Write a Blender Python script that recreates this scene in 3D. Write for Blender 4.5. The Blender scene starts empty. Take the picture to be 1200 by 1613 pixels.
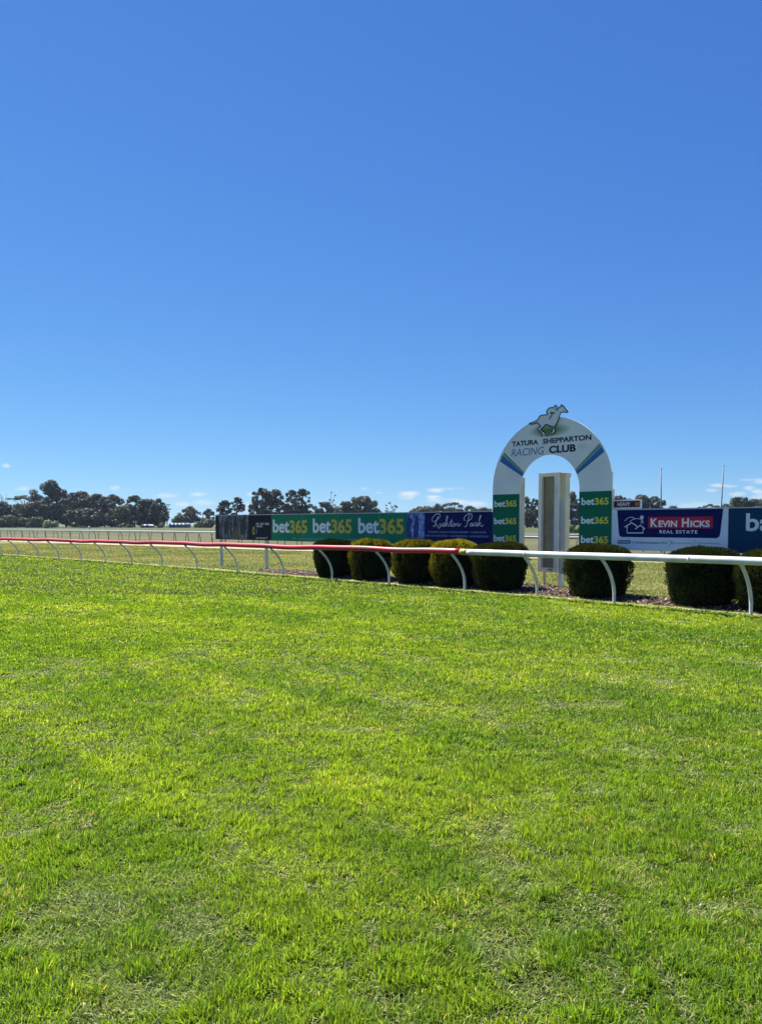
import bpy, bmesh, math, random
import numpy as np
from mathutils import Vector, Matrix
from mathutils.geometry import tessellate_polygon

random.seed(7)
RNG = np.random.default_rng(11)
R = math.radians
scene = bpy.context.scene
COL = scene.collection

# ------------------------------------------------------------------ camera
F = 1208.0; W0 = 1200.0; H0 = 1613.0
PITCH = R(-2.5)                       # slightly down
PPY = 825.0 + F * math.tan(-PITCH)    # row of the optical axis
EYE = 1.6
cam = bpy.data.cameras.new('camera'); camo = bpy.data.objects.new('camera', cam); COL.objects.link(camo)
cam.sensor_fit = 'VERTICAL'; cam.sensor_height = 36.0; cam.lens = F / H0 * 36.0
cam.shift_y = (PPY - H0 / 2) / H0
cam.clip_start = 0.05; cam.clip_end = 9000
camo.location = (0, 0, EYE); camo.rotation_euler = (R(90) + PITCH, 0, 0)
scene.camera = camo

# ------------------------------------------------------------------ sky and sun
SUN_EL = R(54); SUN_AZ_LEFT = R(44)   # ahead of the camera and to its left
world = bpy.data.worlds.new('World'); scene.world = world; world.use_nodes = True
nt = world.node_tree; nt.nodes.clear()
def N(t, kind, **kw):
    n = t.nodes.new(kind)
    for k, v in kw.items(): setattr(n, k, v)
    return n
sky = N(nt, 'ShaderNodeTexSky', sky_type='NISHITA', sun_disc=False)
sky.sun_elevation = SUN_EL; sky.sun_rotation = -SUN_AZ_LEFT
sky.altitude = 0; sky.air_density = 0.8; sky.dust_density = 0.0; sky.ozone_density = 6.0
bg = N(nt, 'ShaderNodeBackground'); bg.inputs['Strength'].default_value = 0.105
out = N(nt, 'ShaderNodeOutputWorld')
EXPO = 1.32; SKYK = 0.105 * 2 ** EXPO      # sky strength, and what it amounts to in the picture
# a few small fair-weather clouds low over the horizon, placed by direction in the sky
tc = N(nt, 'ShaderNodeTexCoord')
nz = N(nt, 'ShaderNodeTexNoise'); nz.inputs['Scale'].default_value = 55; nz.inputs['Detail'].default_value = 5
mp = N(nt, 'ShaderNodeMapping'); mp.inputs['Scale'].default_value = (1, 1, 3.0)
nt.links.new(tc.outputs['Generated'], mp.inputs['Vector']); nt.links.new(mp.outputs[0], nz.inputs['Vector'])
CLOUDS = [(14, 734, 8, 3.2, .8), (39, 770, 12, 3.5, .8), (184, 769, 11, 4, .9), (262, 781, 24, 4, .8), (311, 779, 18, 4, .9), (287, 794, 16, 4, .6),
          (322, 792, 18, 5, .5), (396, 778, 8, 3.4, .8), (390, 797, 14, 5, .6), (642, 780, 22, 6, 1.0), (684, 773, 17, 4.5, 1.0), (705, 770, 32, 2.2, .7),
          (682, 783, 16, 3, .9), (694, 788, 22, 4, .9), (722, 791, 22, 5, .8), (745, 794, 28, 5, .7), (572, 770, 8, 2, .5), (597, 776, 7, 2, .5),
          (1119, 773, 13, 3.2, .9), (1128, 765, 16, 3, .7), (1148, 766, 15, 2.8, .8), (1190, 758, 26, 5, 1.0), (1176, 769, 10, 4, .7), (1163, 778, 16, 5, .8),
          (1190, 775, 14, 4, .8), (1190, 784, 22, 6, .8), (1100, 797, 40, 5, .5), (960, 783, 20, 4, .5), (940, 772, 14, 3, .4), (1030, 800, 40, 4, .4)]
def math_n(t, op, a, b=None, clamp=False):
    n = N(t, 'ShaderNodeMath', operation=op); n.use_clamp = clamp
    for i, v in enumerate((a, b)):
        if v is None: continue
        if isinstance(v, (int, float)): n.inputs[i].default_value = v
        else: t.links.new(v, n.inputs[i])
    return n.outputs[0]
acc = None
# camera-like colour response of the clear sky: a power curve per channel over the physical sky
ssep = N(nt, 'ShaderNodeSeparateColor'); nt.links.new(sky.outputs[0], ssep.inputs[0]); scmb = N(nt, 'ShaderNodeCombineColor')
for ch, (k_, g_) in enumerate(((.545, .94), (.735, .79), (.96, .47))):
    v_ = math_n(nt, 'POWER', math_n(nt, 'MULTIPLY', ssep.outputs[ch], .1165), g_)
    nt.links.new(math_n(nt, 'MULTIPLY', v_, k_ / SKYK), scmb.inputs[ch])
sep = N(nt, 'ShaderNodeSeparateXYZ'); nt.links.new(tc.outputs['Generated'], sep.inputs[0])
yy = math_n(nt, 'MAXIMUM', sep.outputs['Y'], 0.05)
sx = math_n(nt, 'DIVIDE', sep.outputs['X'], yy); sz = math_n(nt, 'DIVIDE', sep.outputs['Z'], yy)
nsh = math_n(nt, 'SUBTRACT', nz.outputs['Fac'], 0.5)
for (cx, cy, hw, hh, op) in CLOUDS:
    a = math_n(nt, 'MULTIPLY', math_n(nt, 'SUBTRACT', sx, (cx - 600) / F), F / (hw * 1.0))
    b = math_n(nt, 'MULTIPLY', math_n(nt, 'SUBTRACT', sz, (825 - cy) / F), F / (hh * 1.15))
    r2 = math_n(nt, 'ADD', math_n(nt, 'MULTIPLY', a, a), math_n(nt, 'MULTIPLY', b, b))
    m = math_n(nt, 'SUBTRACT', 1.0, r2)
    m = math_n(nt, 'ADD', m, math_n(nt, 'MULTIPLY', nsh, 3.2))
    m = math_n(nt, 'MULTIPLY', m, op * .62, clamp=True)
    acc = m if acc is None else math_n(nt, 'MAXIMUM', acc, m)
acc = math_n(nt, 'MULTIPLY', acc, math_n(nt, 'GREATER_THAN', sep.outputs['Y'], 0.1))
mixc = N(nt, 'ShaderNodeMix', data_type='RGBA')
nt.links.new(acc, mixc.inputs['Factor']); nt.links.new(scmb.outputs[0], mixc.inputs['A'])
mixc.inputs['B'].default_value = (.86 / SKYK, .90 / SKYK, .96 / SKYK, 1)
nt.links.new(mixc.outputs['Result'], bg.inputs['Color']); nt.links.new(bg.outputs[0], out.inputs[0])

sl = bpy.data.lights.new('sun', 'SUN'); sl.energy = 4.8; sl.angle = R(0.53); sl.color = (1.0, 0.95, 0.87)
so = bpy.data.objects.new('sun', sl); COL.objects.link(so); so.location = (-30, 30, 60)
sdir = Vector((-math.sin(SUN_AZ_LEFT) * math.cos(SUN_EL), math.cos(SUN_AZ_LEFT) * math.cos(SUN_EL), math.sin(SUN_EL)))
so.rotation_euler = (-sdir).to_track_quat('-Z', 'Y').to_euler()
scene.view_settings.view_transform = 'Standard'; scene.view_settings.look = 'None'
scene.view_settings.exposure = EXPO; scene.view_settings.gamma = 1.0

# ------------------------------------------------------------------ helpers
def ray(px, py):
    x = (px - 600) / F; v = (PPY - py) / F
    c, s = math.cos(PITCH), math.sin(PITCH)
    return x, c - v * s, s + v * c
def gp(px, py, z=0.0):                # ground point seen at a photo pixel
    x, y, k = ray(px, py); t = (z - EYE) / k
    return x * t, y * t
def at(px, py, d):                    # point at depth d
    x, y, k = ray(px, py); t = d / y
    return Vector((x * t, d, EYE + k * t))

def tag(o, label=None, cat=None, group=None, kind=None):
    if label: o['label'] = label
    if cat: o['category'] = cat
    if group: o['group'] = group
    if kind: o['kind'] = kind
    return o
def empty(name, loc, rz=0.0, label=None, cat=None, group=None):
    o = bpy.data.objects.new(name, None); COL.objects.link(o); o.location = loc; o.rotation_euler = (0, 0, rz)
    o.empty_display_size = .2
    return tag(o, label, cat, group)
class MB:
    def __init__(s): s.v = []; s.f = []
    def quad(s, *p):
        n = len(s.v); s.v += [tuple(q) for q in p]; s.f.append(tuple(range(n, n + len(p))))
    def box(s, x0, x1, y0, y1, z0, z1):
        n = len(s.v)
        s.v += [(x, y, z) for x in (x0, x1) for y in (y0, y1) for z in (z0, z1)]
        for f in ((0,1,3,2),(4,6,7,5),(0,4,5,1),(2,3,7,6),(0,2,6,4),(1,5,7,3)): s.f.append(tuple(n + i for i in f))
        return s
    def tube(s, pts, rad, n=8, cap=True, sx=1.0):
        pts = [Vector(p) for p in pts]
        rad = rad if isinstance(rad, (list, tuple)) else [rad] * len(pts)
        base = len(s.v); up0 = Vector((0, 0, 1))
        for i, p in enumerate(pts):
            t = (pts[min(i + 1, len(pts) - 1)] - pts[max(i - 1, 0)]).normalized()
            a = t.cross(up0)
            if a.length < .05: a = t.cross(Vector((1, 0, 0)))
            a.normalize(); b = a.cross(t).normalized()
            for k in range(n):
                an = 2 * math.pi * k / n
                s.v.append(tuple(p + a * math.cos(an) * rad[i] * sx + b * math.sin(an) * rad[i]))
        for i in range(len(pts) - 1):
            for k in range(n):
                k2 = (k + 1) % n
                s.f.append((base + i*n + k, base + i*n + k2, base + (i+1)*n + k2, base + (i+1)*n + k))
        if cap:
            s.f.append(tuple(base + k for k in range(n))[::-1]); s.f.append(tuple(base + (len(pts)-1)*n + k for k in range(n)))
        return s
    def prism(s, poly, y0, y1):       # poly in (x, z), front at y0
        tri = tessellate_polygon([[Vector((p[0], p[1], 0)) for p in poly]])
        n = len(s.v); m = len(poly)
        s.v += [(p[0], y0, p[1]) for p in poly] + [(p[0], y1, p[1]) for p in poly]
        for t in tri:
            s.f.append(tuple(n + i for i in t)); s.f.append(tuple(n + m + i for i in t[::-1]))
        for i in range(m):
            j = (i + 1) % m; s.f.append((n + i, n + j, n + m + j, n + m + i))
        return s
    def build(s, name, mat, parent=None, smooth=False, bevel=0):
        me = bpy.data.meshes.new(name); me.from_pydata(s.v, [], s.f)
        bm = bmesh.new(); bm.from_mesh(me); bmesh.ops.recalc_face_normals(bm, faces=bm.faces)
        if bevel: bmesh.ops.bevel(bm, geom=[e for e in bm.edges if e.is_manifold and e.calc_face_angle(0) > .5], offset=bevel, segments=2, affect='EDGES', clamp_overlap=True)
        bm.to_mesh(me); bm.free()
        if smooth:
            me.polygons.foreach_set('use_smooth', [True] * len(me.polygons))
        if mat: me.materials.append(mat)
        o = bpy.data.objects.new(name, me); COL.objects.link(o)
        if parent: o.parent = parent
        return o
def npmesh(name, co, loops, starts, mat, cols=None, parent=None):
    me = bpy.data.meshes.new(name)
    me.vertices.add(len(co)); me.vertices.foreach_set('co', np.asarray(co, np.float32).ravel())
    me.loops.add(len(loops)); me.loops.foreach_set('vertex_index', np.asarray(loops, np.int32))
    me.polygons.add(len(starts)); me.polygons.foreach_set('loop_start', np.asarray(starts, np.int32))
    me.update(calc_edges=True)
    if cols is not None:
        a = me.color_attributes.new('tint', 'FLOAT_COLOR', 'POINT')
        c = np.ones((len(co), 4), np.float32); c[:, :3] = cols; a.data.foreach_set('color', c.ravel())
    me.materials.append(mat)
    o = bpy.data.objects.new(name, me); COL.objects.link(o)
    if parent: o.parent = parent
    return o
def vnoise(x, y, s, seed=0):
    x = np.asarray(x) / s + seed * 17.13; y = np.asarray(y) / s + seed * 7.77
    xi = np.floor(x).astype(np.int64); yi = np.floor(y).astype(np.int64); fx = x - xi; fy = y - yi
    fx = fx * fx * (3 - 2 * fx); fy = fy * fy * (3 - 2 * fy)
    def h(a, b):
        n = (a * 374761393 + b * 668265263 + seed * 1442695) & 0x7fffffff
        n = ((n ^ (n >> 13)) * 1274126177) & 0x7fffffff
        return ((n ^ (n >> 16)) & 0xffff) / 65535.0
    return (h(xi, yi) * (1 - fx) + h(xi + 1, yi) * fx) * (1 - fy) + (h(xi, yi + 1) * (1 - fx) + h(xi + 1, yi + 1) * fx) * fy
def fbm(x, y, s, seed=0, o=3):
    t = 0; a = .5; n = 0
    for i in range(o): t = t + a * vnoise(x, y, s / 2 ** i, seed + i * 3); n += a; a *= .5
    return t / n

# ------------------------------------------------------------------ materials
def mat(name, col, rough=.6, spec=.3, var=0.0, scale=3.0, bump=0.0, bscale=60, metal=0.0, coat=0.0):
    m = bpy.data.materials.new(name); m.use_nodes = True; t = m.node_tree
    b = t.nodes['Principled BSDF']
    b.inputs['Roughness'].default_value = rough; b.inputs['Specular IOR Level'].default_value = spec
    b.inputs['Metallic'].default_value = metal; b.inputs['Coat Weight'].default_value = coat
    c = N(t, 'ShaderNodeTexCoord'); n = N(t, 'ShaderNodeTexNoise'); n.inputs['Scale'].default_value = scale; n.inputs['Detail'].default_value = 6
    t.links.new(c.outputs['Object'], n.inputs['Vector'])
    r = N(t, 'ShaderNodeValToRGB'); e = r.color_ramp.elements
    e[0].position = .3; e[1].position = .7
    e[0].color = tuple(max(0, x * (1 - var)) for x in col) + (1,); e[1].color = tuple(min(1, x * (1 + var * .6)) for x in col) + (1,)
    t.links.new(n.outputs['Fac'], r.inputs[0]); t.links.new(r.outputs[0], b.inputs['Base Color'])
    if bump:
        n2 = N(t, 'ShaderNodeTexNoise'); n2.inputs['Scale'].default_value = bscale; n2.inputs['Detail'].default_value = 4
        t.links.new(c.outputs['Object'], n2.inputs['Vector'])
        bu = N(t, 'ShaderNodeBump'); bu.inputs['Strength'].default_value = bump; bu.inputs['Distance'].default_value = .01
        t.links.new(n2.outputs['Fac'], bu.inputs['Height']); t.links.new(bu.outputs[0], b.inputs['Normal'])
    return m
def leafmat(name, trans=.45, rough=.45, spec=.35, tcol=(1.25, 1.3, .5)):
    m = bpy.data.materials.new(name); m.use_nodes = True; t = m.node_tree
    b = t.nodes['Principled BSDF']; b.inputs['Roughness'].default_value = rough; b.inputs['Specular IOR Level'].default_value = spec
    a = N(t, 'ShaderNodeAttribute', attribute_name='tint'); t.links.new(a.outputs['Color'], b.inputs['Base Color'])
    tr = N(t, 'ShaderNodeBsdfTranslucent'); mu = N(t, 'ShaderNodeMix', data_type='RGBA', blend_type='MULTIPLY'); mu.inputs['Factor'].default_value = 1
    t.links.new(a.outputs['Color'], mu.inputs['A']); mu.inputs['B'].default_value = (*tcol, 1)
    t.links.new(mu.outputs['Result'], tr.inputs['Color'])
    mx = N(t, 'ShaderNodeMixShader'); mx.inputs[0].default_value = trans
    t.links.new(b.outputs[0], mx.inputs[1]); t.links.new(tr.outputs[0], mx.inputs[2])
    t.links.new(mx.outputs[0], t.nodes['Material Output'].inputs['Surface'])
    return m
def groundmat(name, stops, scale=(.5, .5, .5), detail=8, fine=40, fineamt=.35, bump=.6, bdist=.02):
    m = bpy.data.materials.new(name); m.use_nodes = True; t = m.node_tree
    b = t.nodes['Principled BSDF']; b.inputs['Roughness'].default_value = .95; b.inputs['Specular IOR Level'].default_value = .1
    c = N(t, 'ShaderNodeTexCoord'); mp = N(t, 'ShaderNodeMapping'); mp.inputs['Scale'].default_value = scale
    t.links.new(c.outputs['Object'], mp.inputs['Vector'])
    n = N(t, 'ShaderNodeTexNoise'); n.inputs['Scale'].default_value = 1; n.inputs['Detail'].default_value = detail; n.inputs['Roughness'].default_value = .65
    t.links.new(mp.outputs[0], n.inputs['Vector'])
    n2 = N(t, 'ShaderNodeTexNoise'); n2.inputs['Scale'].default_value = fine; n2.inputs['Detail'].default_value = 4
    t.links.new(c.outputs['Object'], n2.inputs['Vector'])
    f = math_n(t, 'ADD', math_n(t, 'MULTIPLY', n.outputs['Fac'], 1 - fineamt), math_n(t, 'MULTIPLY', n2.outputs['Fac'], fineamt))
    r = N(t, 'ShaderNodeValToRGB'); e = r.color_ramp.elements
    while len(e) < len(stops): e.new(.5)
    for i, (p, cc) in enumerate(stops): e[i].position = p; e[i].color = (*cc, 1)
    t.links.new(f, r.inputs[0]); t.links.new(r.outputs[0], b.inputs['Base Color'])
    bu = N(t, 'ShaderNodeBump'); bu.inputs['Strength'].default_value = bump; bu.inputs['Distance'].default_value = bdist
    t.links.new(n2.outputs['Fac'], bu.inputs['Height']); t.links.new(bu.outputs[0], b.inputs['Normal'])
    return m

M = {
 'white_rail': mat('white_rail', (.66, .67, .62), .32, .5, .24, 2.2, .15, 8),
 'red_rail': mat('red_rail', (.50, .035, .042), .38, .5, .22, .8, .1, 6),
 'yellow': mat('yellow_tape', (.42, .34, .10), .5, .4, .3, 20),
 'white_post': mat('white_post', (.66, .67, .62), .4, .45, .18, 5),
 'far_rail': mat('far_rail', (.22, .25, .26), .5, .3, .2, 1),
 'far_post': mat('far_post', (.12, .13, .13), .6, .3, .3, 3),
 'arch': mat('arch_paint', (.88, .84, .71), .6, .2, .13, 1.1, .15, 30),
 'cream': mat('cream_paint', (.80, .70, .52), .6, .25, .12, 2.5, .1, 30),
 'box_grey': mat('box_grey', (.86, .83, .74), .5, .3, .12, 3, .1, 20),
 'box_in': mat('box_inside', (.36, .31, .19), .7, .2, .25, 2.5),
 'black': mat('black_gap', (.012, .013, .014), .7, .2, .1),
 'green': mat('green_sign', (.004, .225, .10), .55, .15, .10, 1.5),
 'green_dark': mat('green_leg_sign', (.002, .15, .068), .55, .15, .10, 1.5),
 'sign_white': mat('sign_white', (.86, .86, .80), .5, .2, .05),
 'gold': mat('sign_gold', (.66, .50, .05), .5, .2, .06),
 'gold_bright': mat('sign_yellow', (.82, .70, .06), .5, .2, .06),
 'small_green': mat('small_print_green', (.12, .40, .34), .5, .3, .05),
 'navy': mat('navy_sign', (.004, .009, .085), .55, .12, .10, 1.5),
 'navy2': mat('navy_sign_teal', (.006, .050, .100), .55, .12, .10, 1.5),
 'script': mat('silver_script', (.66, .68, .72), .4, .4, .1, 10),
 'small_blue': mat('small_print_blue', (.26, .33, .48), .5, .3, .05),
 'pale': mat('pale_blue_sign', (.82, .84, .80), .5, .2, .06, 1.2),
 'red': mat('sign_red', (.50, .015, .045), .5, .2, .06),
 'maroon': mat('maroon_sign', (.12, .012, .018), .5, .3, .1),
 'orange': mat('orange_digits', (.85, .35, .05), .5, .3, .05),
 'grey_print': mat('grey_print', (.13, .17, .22), .5, .3, .05),
 'black_sign': mat('black_sign', (.008, .012, .024), .55, .15, .15, 2),
 'ink': mat('ink_navy', (.010, .012, .05), .5, .3, .05),
 'ink_line': mat('ink_outline', (.012, .022, .045), .5, .3, .05),
 'ltblue': mat('title_blue', (.13, .25, .40), .5, .3, .05),
 'stripe_blue': mat('stripe_blue', (.03, .15, .36), .5, .3, .05),
 'stripe_green': mat('stripe_green', (.20, .40, .26), .5, .3, .05),
 'ghost': mat('faded_letters', (.66, .65, .58), .5, .3, .03),
 'frame': mat('alu_frame', (.55, .55, .53), .45, .4, .1),
 'galv': mat('galvanised', (.46, .50, .52), .5, .4, .15, 4),
 'pole': mat('pole_grey', (.13, .15, .17), .5, .3, .1),
 'wall_white': mat('wall_white', (.75, .75, .72), .6, .2, .1),
 'shed_wall': mat('shed_wall', (.10, .11, .10), .7, .2, .2),
 'roof': mat('roof_white', (.80, .80, .80), .5, .3, .05),
 'dark_glass': mat('dark_glass', (.03, .035, .04), .2, .5, .1),
 'tyre': mat('tyre', (.02, .02, .02), .8, .2, .1),
 'bark': mat('bark', (.16, .13, .10), .9, .1, .45, 1.2),
 'bark_dark': mat('bark_dark', (.05, .04, .03), .9, .1, .4, 6),
 'grass': leafmat('grass_blade', .50, .42, .34, (1.45, 1.40, .35)),
 'dry': leafmat('dry_blade', .35, .6, .25, (1.2, 1.15, .6)),
 'leaf': leafmat('gum_leaf', .22, .5, .3, (1.1, 1.2, .5)),
 'conifer': leafmat('conifer_spray', .18, .65, .12, (1.3, 1.25, .4)),
}

# ------------------------------------------------------------------ lines the place is laid out on
U = Vector((math.cos(R(-46.05)), math.sin(R(-46.05)), 0))   # along the boards, towards the near right end
# near running rail: feet of its posts
FEET = [(1177,971),(963.5,951.3),(839,941),(746,929),(623,919.5),(527.5,912.5),(442.5,906.7),(370.5,900.8),(310,895.8),(255,891.6),
        (206,888),(164.5,885),(126,882.3),(92,879.8),(61,877.6),(31,875.5),(7.5,873.8)]
tdir = np.array([-.7071, .7071]); ndir = np.array([.7071, .7071])   # ndir points to the infield
fp = np.array([gp(*p) for p in FEET]); ft = fp @ tdir; fn = fp @ ndir
CN = np.polyfit(ft, fn, 2)
step = np.median(np.diff(ft))
def rl(t, off=0.0):                   # point on the rail line, off metres towards the infield
    n = np.polyval(CN, t) + off
    return tdir[0] * t + ndir[0] * n, tdir[1] * t + ndir[1] * n
def rail_off(x, y):                   # signed distance past the rail line (positive = infield)
    t = x * tdir[0] + y * tdir[1]; n = x * ndir[0] + y * ndir[1]
    return n - np.polyval(CN, t), t
T_FIRST = ft[0] - 3 * 2.3; T_LAST = ft[-1] + 6 * 2.4

# ------------------------------------------------------------------ ground sheets
def sheet(name, pts, z, m):
    mb = MB(); mb.quad(*[(p[0], p[1], z) for p in pts])
    return tag(mb.build(name, m), kind='structure')
g = MB(); S = 1500
xs = [-S, -200, -60, 60, 200, S]; ys = [-S, -20, 60, 140, 400, S]
for i in range(5):
    for j in range(5): g.quad((xs[i], ys[j], 0), (xs[i+1], ys[j], 0), (xs[i+1], ys[j+1], 0), (xs[i], ys[j+1], 0))
M['infield'] = groundmat('infield_grass', [(.30, (.075, .098, .028)), (.46, (.13, .15, .048)), (.58, (.20, .20, .078)), (.72, (.26, .24, .115))], (.16, .35, .3), fine=22, fineamt=.4)
M['turf'] = groundmat('turf_soil', [(.32, (.014, .020, .006)), (.54, (.030, .042, .011)), (.74, (.06, .08, .025))], (1.2, 1.2, 1), fine=60, fineamt=.5)
M['sand'] = groundmat('sand', [(.35, (.36, .25, .17)), (.65, (.52, .38, .28))], (.4, .4, 1), fine=30)
M['mulch_soil'] = groundmat('mulch_soil', [(.35, (.025, .018, .014)), (.65, (.07, .05, .04))], (4, 4, 1), fine=50)
M['paddock'] = groundmat('paddock_green', [(.32, (.040, .056, .024)), (.5, (.070, .086, .036)), (.68, (.115, .12, .06))], (.02, .10, 1), fine=3)
M['stripfield'] = groundmat('stubble', [(.32, (.050, .058, .026)), (.5, (.090, .092, .044)), (.68, (.155, .14, .075))], (.05, .22, 1), fine=4)
M['pale_edge'] = groundmat('clipped_edge', [(.32, (.16, .17, .06)), (.5, (.30, .29, .14)), (.68, (.42, .40, .24))], (3, 3, 1), fine=60)
tag(g.build('ground', M['infield']), kind='structure')
def band(name, t0, t1, o0, o1, z, m, n=40):
    mb = MB(); ts = np.linspace(t0, t1, n)
    for a, b in zip(ts[:-1], ts[1:]):
        p = [rl(a, o0), rl(b, o0), rl(b, o1), rl(a, o1)]
        mb.quad(*[(q[0], q[1], z) for q in p])
    return tag(mb.build(name, m), kind='structure')
band('race_track', -60, 90, -60, -0.02, .004, M['turf'])
band('track_edge', -40, 90, -0.02, 0.42, .006, M['pale_edge'], 60)
# sand training track beyond, along a line of its own
SA = np.array(gp(-60, 850.5)); SB = np.array(gp(1100, 888.5))
sdv = (SB - SA) / np.linalg.norm(SB - SA); snv = np.array([-sdv[1], sdv[0]])
def sand_pt(s, o): return SA + sdv * s + snv * o
LS = np.linalg.norm(SB - SA)
a, b = sand_pt(-40, 0), sand_pt(LS + 20, 0); c, d = sand_pt(LS + 20, 2.6), sand_pt(-40, 2.6)
sheet('sand_track', [a, b, c, d], .01, M['sand'])
a, b = sand_pt(-60, 3.2), sand_pt(LS + 20, 3.2)
sheet('stubble_field', [(-200, a[1] + 60), a, b, (90, 20), (260, 60), (260, 128), (-260, 128)], .006, M['stripfield'])
sheet('paddock', [(-900, 128), (900, 128), (900, 600), (-900, 600)], .03, M['paddock'])
sheet('access_track', [(-400, 205), (400, 150), (400, 156), (-400, 213)], .05, M['stripfield'])

# mulch bed (low mound)
def mulch_width(t):
    tb = -(3.05) * .7071 + 14.4 * .7071
    return 1.55 + .12 * math.sin(t * 1.7) + .08 * math.sin(t * 4.1)
bx, by = gp(868, 922); tbox = bx * tdir[0] + by * tdir[1]
t_end = gp(403, 900)[0] * tdir[0] + gp(403, 900)[1] * tdir[1]
mb = MB(); ts = np.linspace(ft[0] - 6, t_end, 90); rows = []
def mul_lims(t):
    e = min(1, max(0, (t_end - t) / 1.2)) ** .5
    w = (mulch_width(t) + 1.25 * math.exp(-((t - tbox) / .9) ** 2)) * e
    lo = .36 + .04 * math.sin(t * 3.3) + (1 - e) * .4
    return lo, max(lo + .05, w)
for t in ts:
    lo, hi = mul_lims(t); row = []
    for k in range(7):
        f = k / 6; o = lo + (hi - lo) * f; x, y = rl(t, o)
        row.append((x, y, .008 + .05 * math.sin(math.pi * f) + .006 * math.sin(t * 9 + k * 2)))
    rows.append(row)
for i in range(len(rows) - 1):
    for k in range(6): mb.quad(rows[i][k], rows[i][k+1], rows[i+1][k+1], rows[i+1][k])
tag(mb.build('mulch_bed', M['mulch_soil'], smooth=True), kind='structure')
# bark chips
nch = 15000
tt = RNG.uniform(ft[0] - 6, t_end, nch); ff = RNG.uniform(0, 1, nch) ; P = []; LP = []; ST = []; CC = []
pal = np.array([(.10, .055, .035), (.16, .10, .07), (.24, .17, .125), (.07, .048, .04), (.34, .27, .21), (.13, .085, .07)])
for i in range(nch):
    lo, hi = mul_lims(tt[i]); f = ff[i]; x, y = rl(tt[i], lo - .06 + (hi - lo + .12) * f)
    z = .016 + .05 * math.sin(math.pi * f)
    a = random.uniform(0, 6.28); l = random.uniform(.012, .045); w = random.uniform(.006, .016); tl = random.uniform(-.5, .5); t2 = random.uniform(-.5, .5)
    ux, uy = math.cos(a), math.sin(a); n0 = len(P)
    for (s1, s2) in ((-1, -1), (1, -.7), (1, 1), (-.8, 1)):
        P.append((x + ux * l * s1 - uy * w * s2, y + uy * l * s1 + ux * w * s2, z + abs(tl) * l + tl * l * s1 + t2 * w * s2))
    ST.append(len(LP)); LP += [n0, n0 + 1, n0 + 2, n0 + 3]
    c = pal[random.randrange(len(pal))] * random.uniform(.7, 1.3); CC += [c] * 4
M['chip'] = leafmat('bark_chip', .02, .8, .2, (1, 1, 1))
tag(npmesh('bark_mulch', P, LP, ST, M['chip'], np.array(CC)), 'coarse brown bark chips spread under the clipped bushes', 'mulch', kind='stuff')

# ------------------------------------------------------------------ grass
def blades(name, x, y, h, w, lean, az, col, m, z0=.0, label='', parent=None):
    n = len(x); psi = RNG.uniform(0, 2 * np.pi, n)
    s = np.stack([np.cos(psi), np.sin(psi), np.zeros(n)], 1); l = np.stack([np.cos(az), np.sin(az), np.zeros(n)], 1)
    p = np.stack([x, y, np.full(n, z0)], 1); up = np.array([0, 0, 1.0])
    hw = (w / 2)[:, None]; H = h[:, None]; Ln = lean[:, None]
    mid = p + l * H * np.sin(Ln) * .38 + up * H * (.30 + .28 * np.cos(Ln))
    tip = p + l * H * np.sin(Ln) + up * (H * np.cos(Ln) + .003)
    co = np.stack([p - s * hw, p + s * hw, mid - s * hw * .85, mid + s * hw * .85, tip], 1).reshape(-1, 3)
    b = (np.arange(n) * 5)[:, None]
    loops = (b + np.array([0, 1, 3, 2, 2, 3, 4])).ravel()
    st = ((np.arange(n) * 7)[:, None] + np.array([0, 4])).ravel()
    cv = np.repeat(col[:, None, :], 5, 1); cv[:, 0:2] *= .42; cv[:, 4] *= 1.25  # darker blade roots, deepened further to paint in depth shade between blades
    return tag(npmesh(name, co, loops, st, m, cv.reshape(-1, 3)), label, 'grass', kind='stuff')
def wedge(n, d0, d1, power, margin=1.16):   # ground points in front of the camera, density falling with distance
    u = RNG.uniform(0, 1, n); e = 2 - power
    d = (d0 ** e + u * (d1 ** e - d0 ** e)) ** (1 / e)
    x = RNG.uniform(-.5, .5, n) * d * margin
    return x, d
G1 = np.array([.155, .262, .034]); G2 = np.array([.268, .368, .048]); G3 = np.array([.045, .100, .018]); STRAW = np.array([.52, .46, .25]); PALE = np.array([.38, .43, .19])
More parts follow.
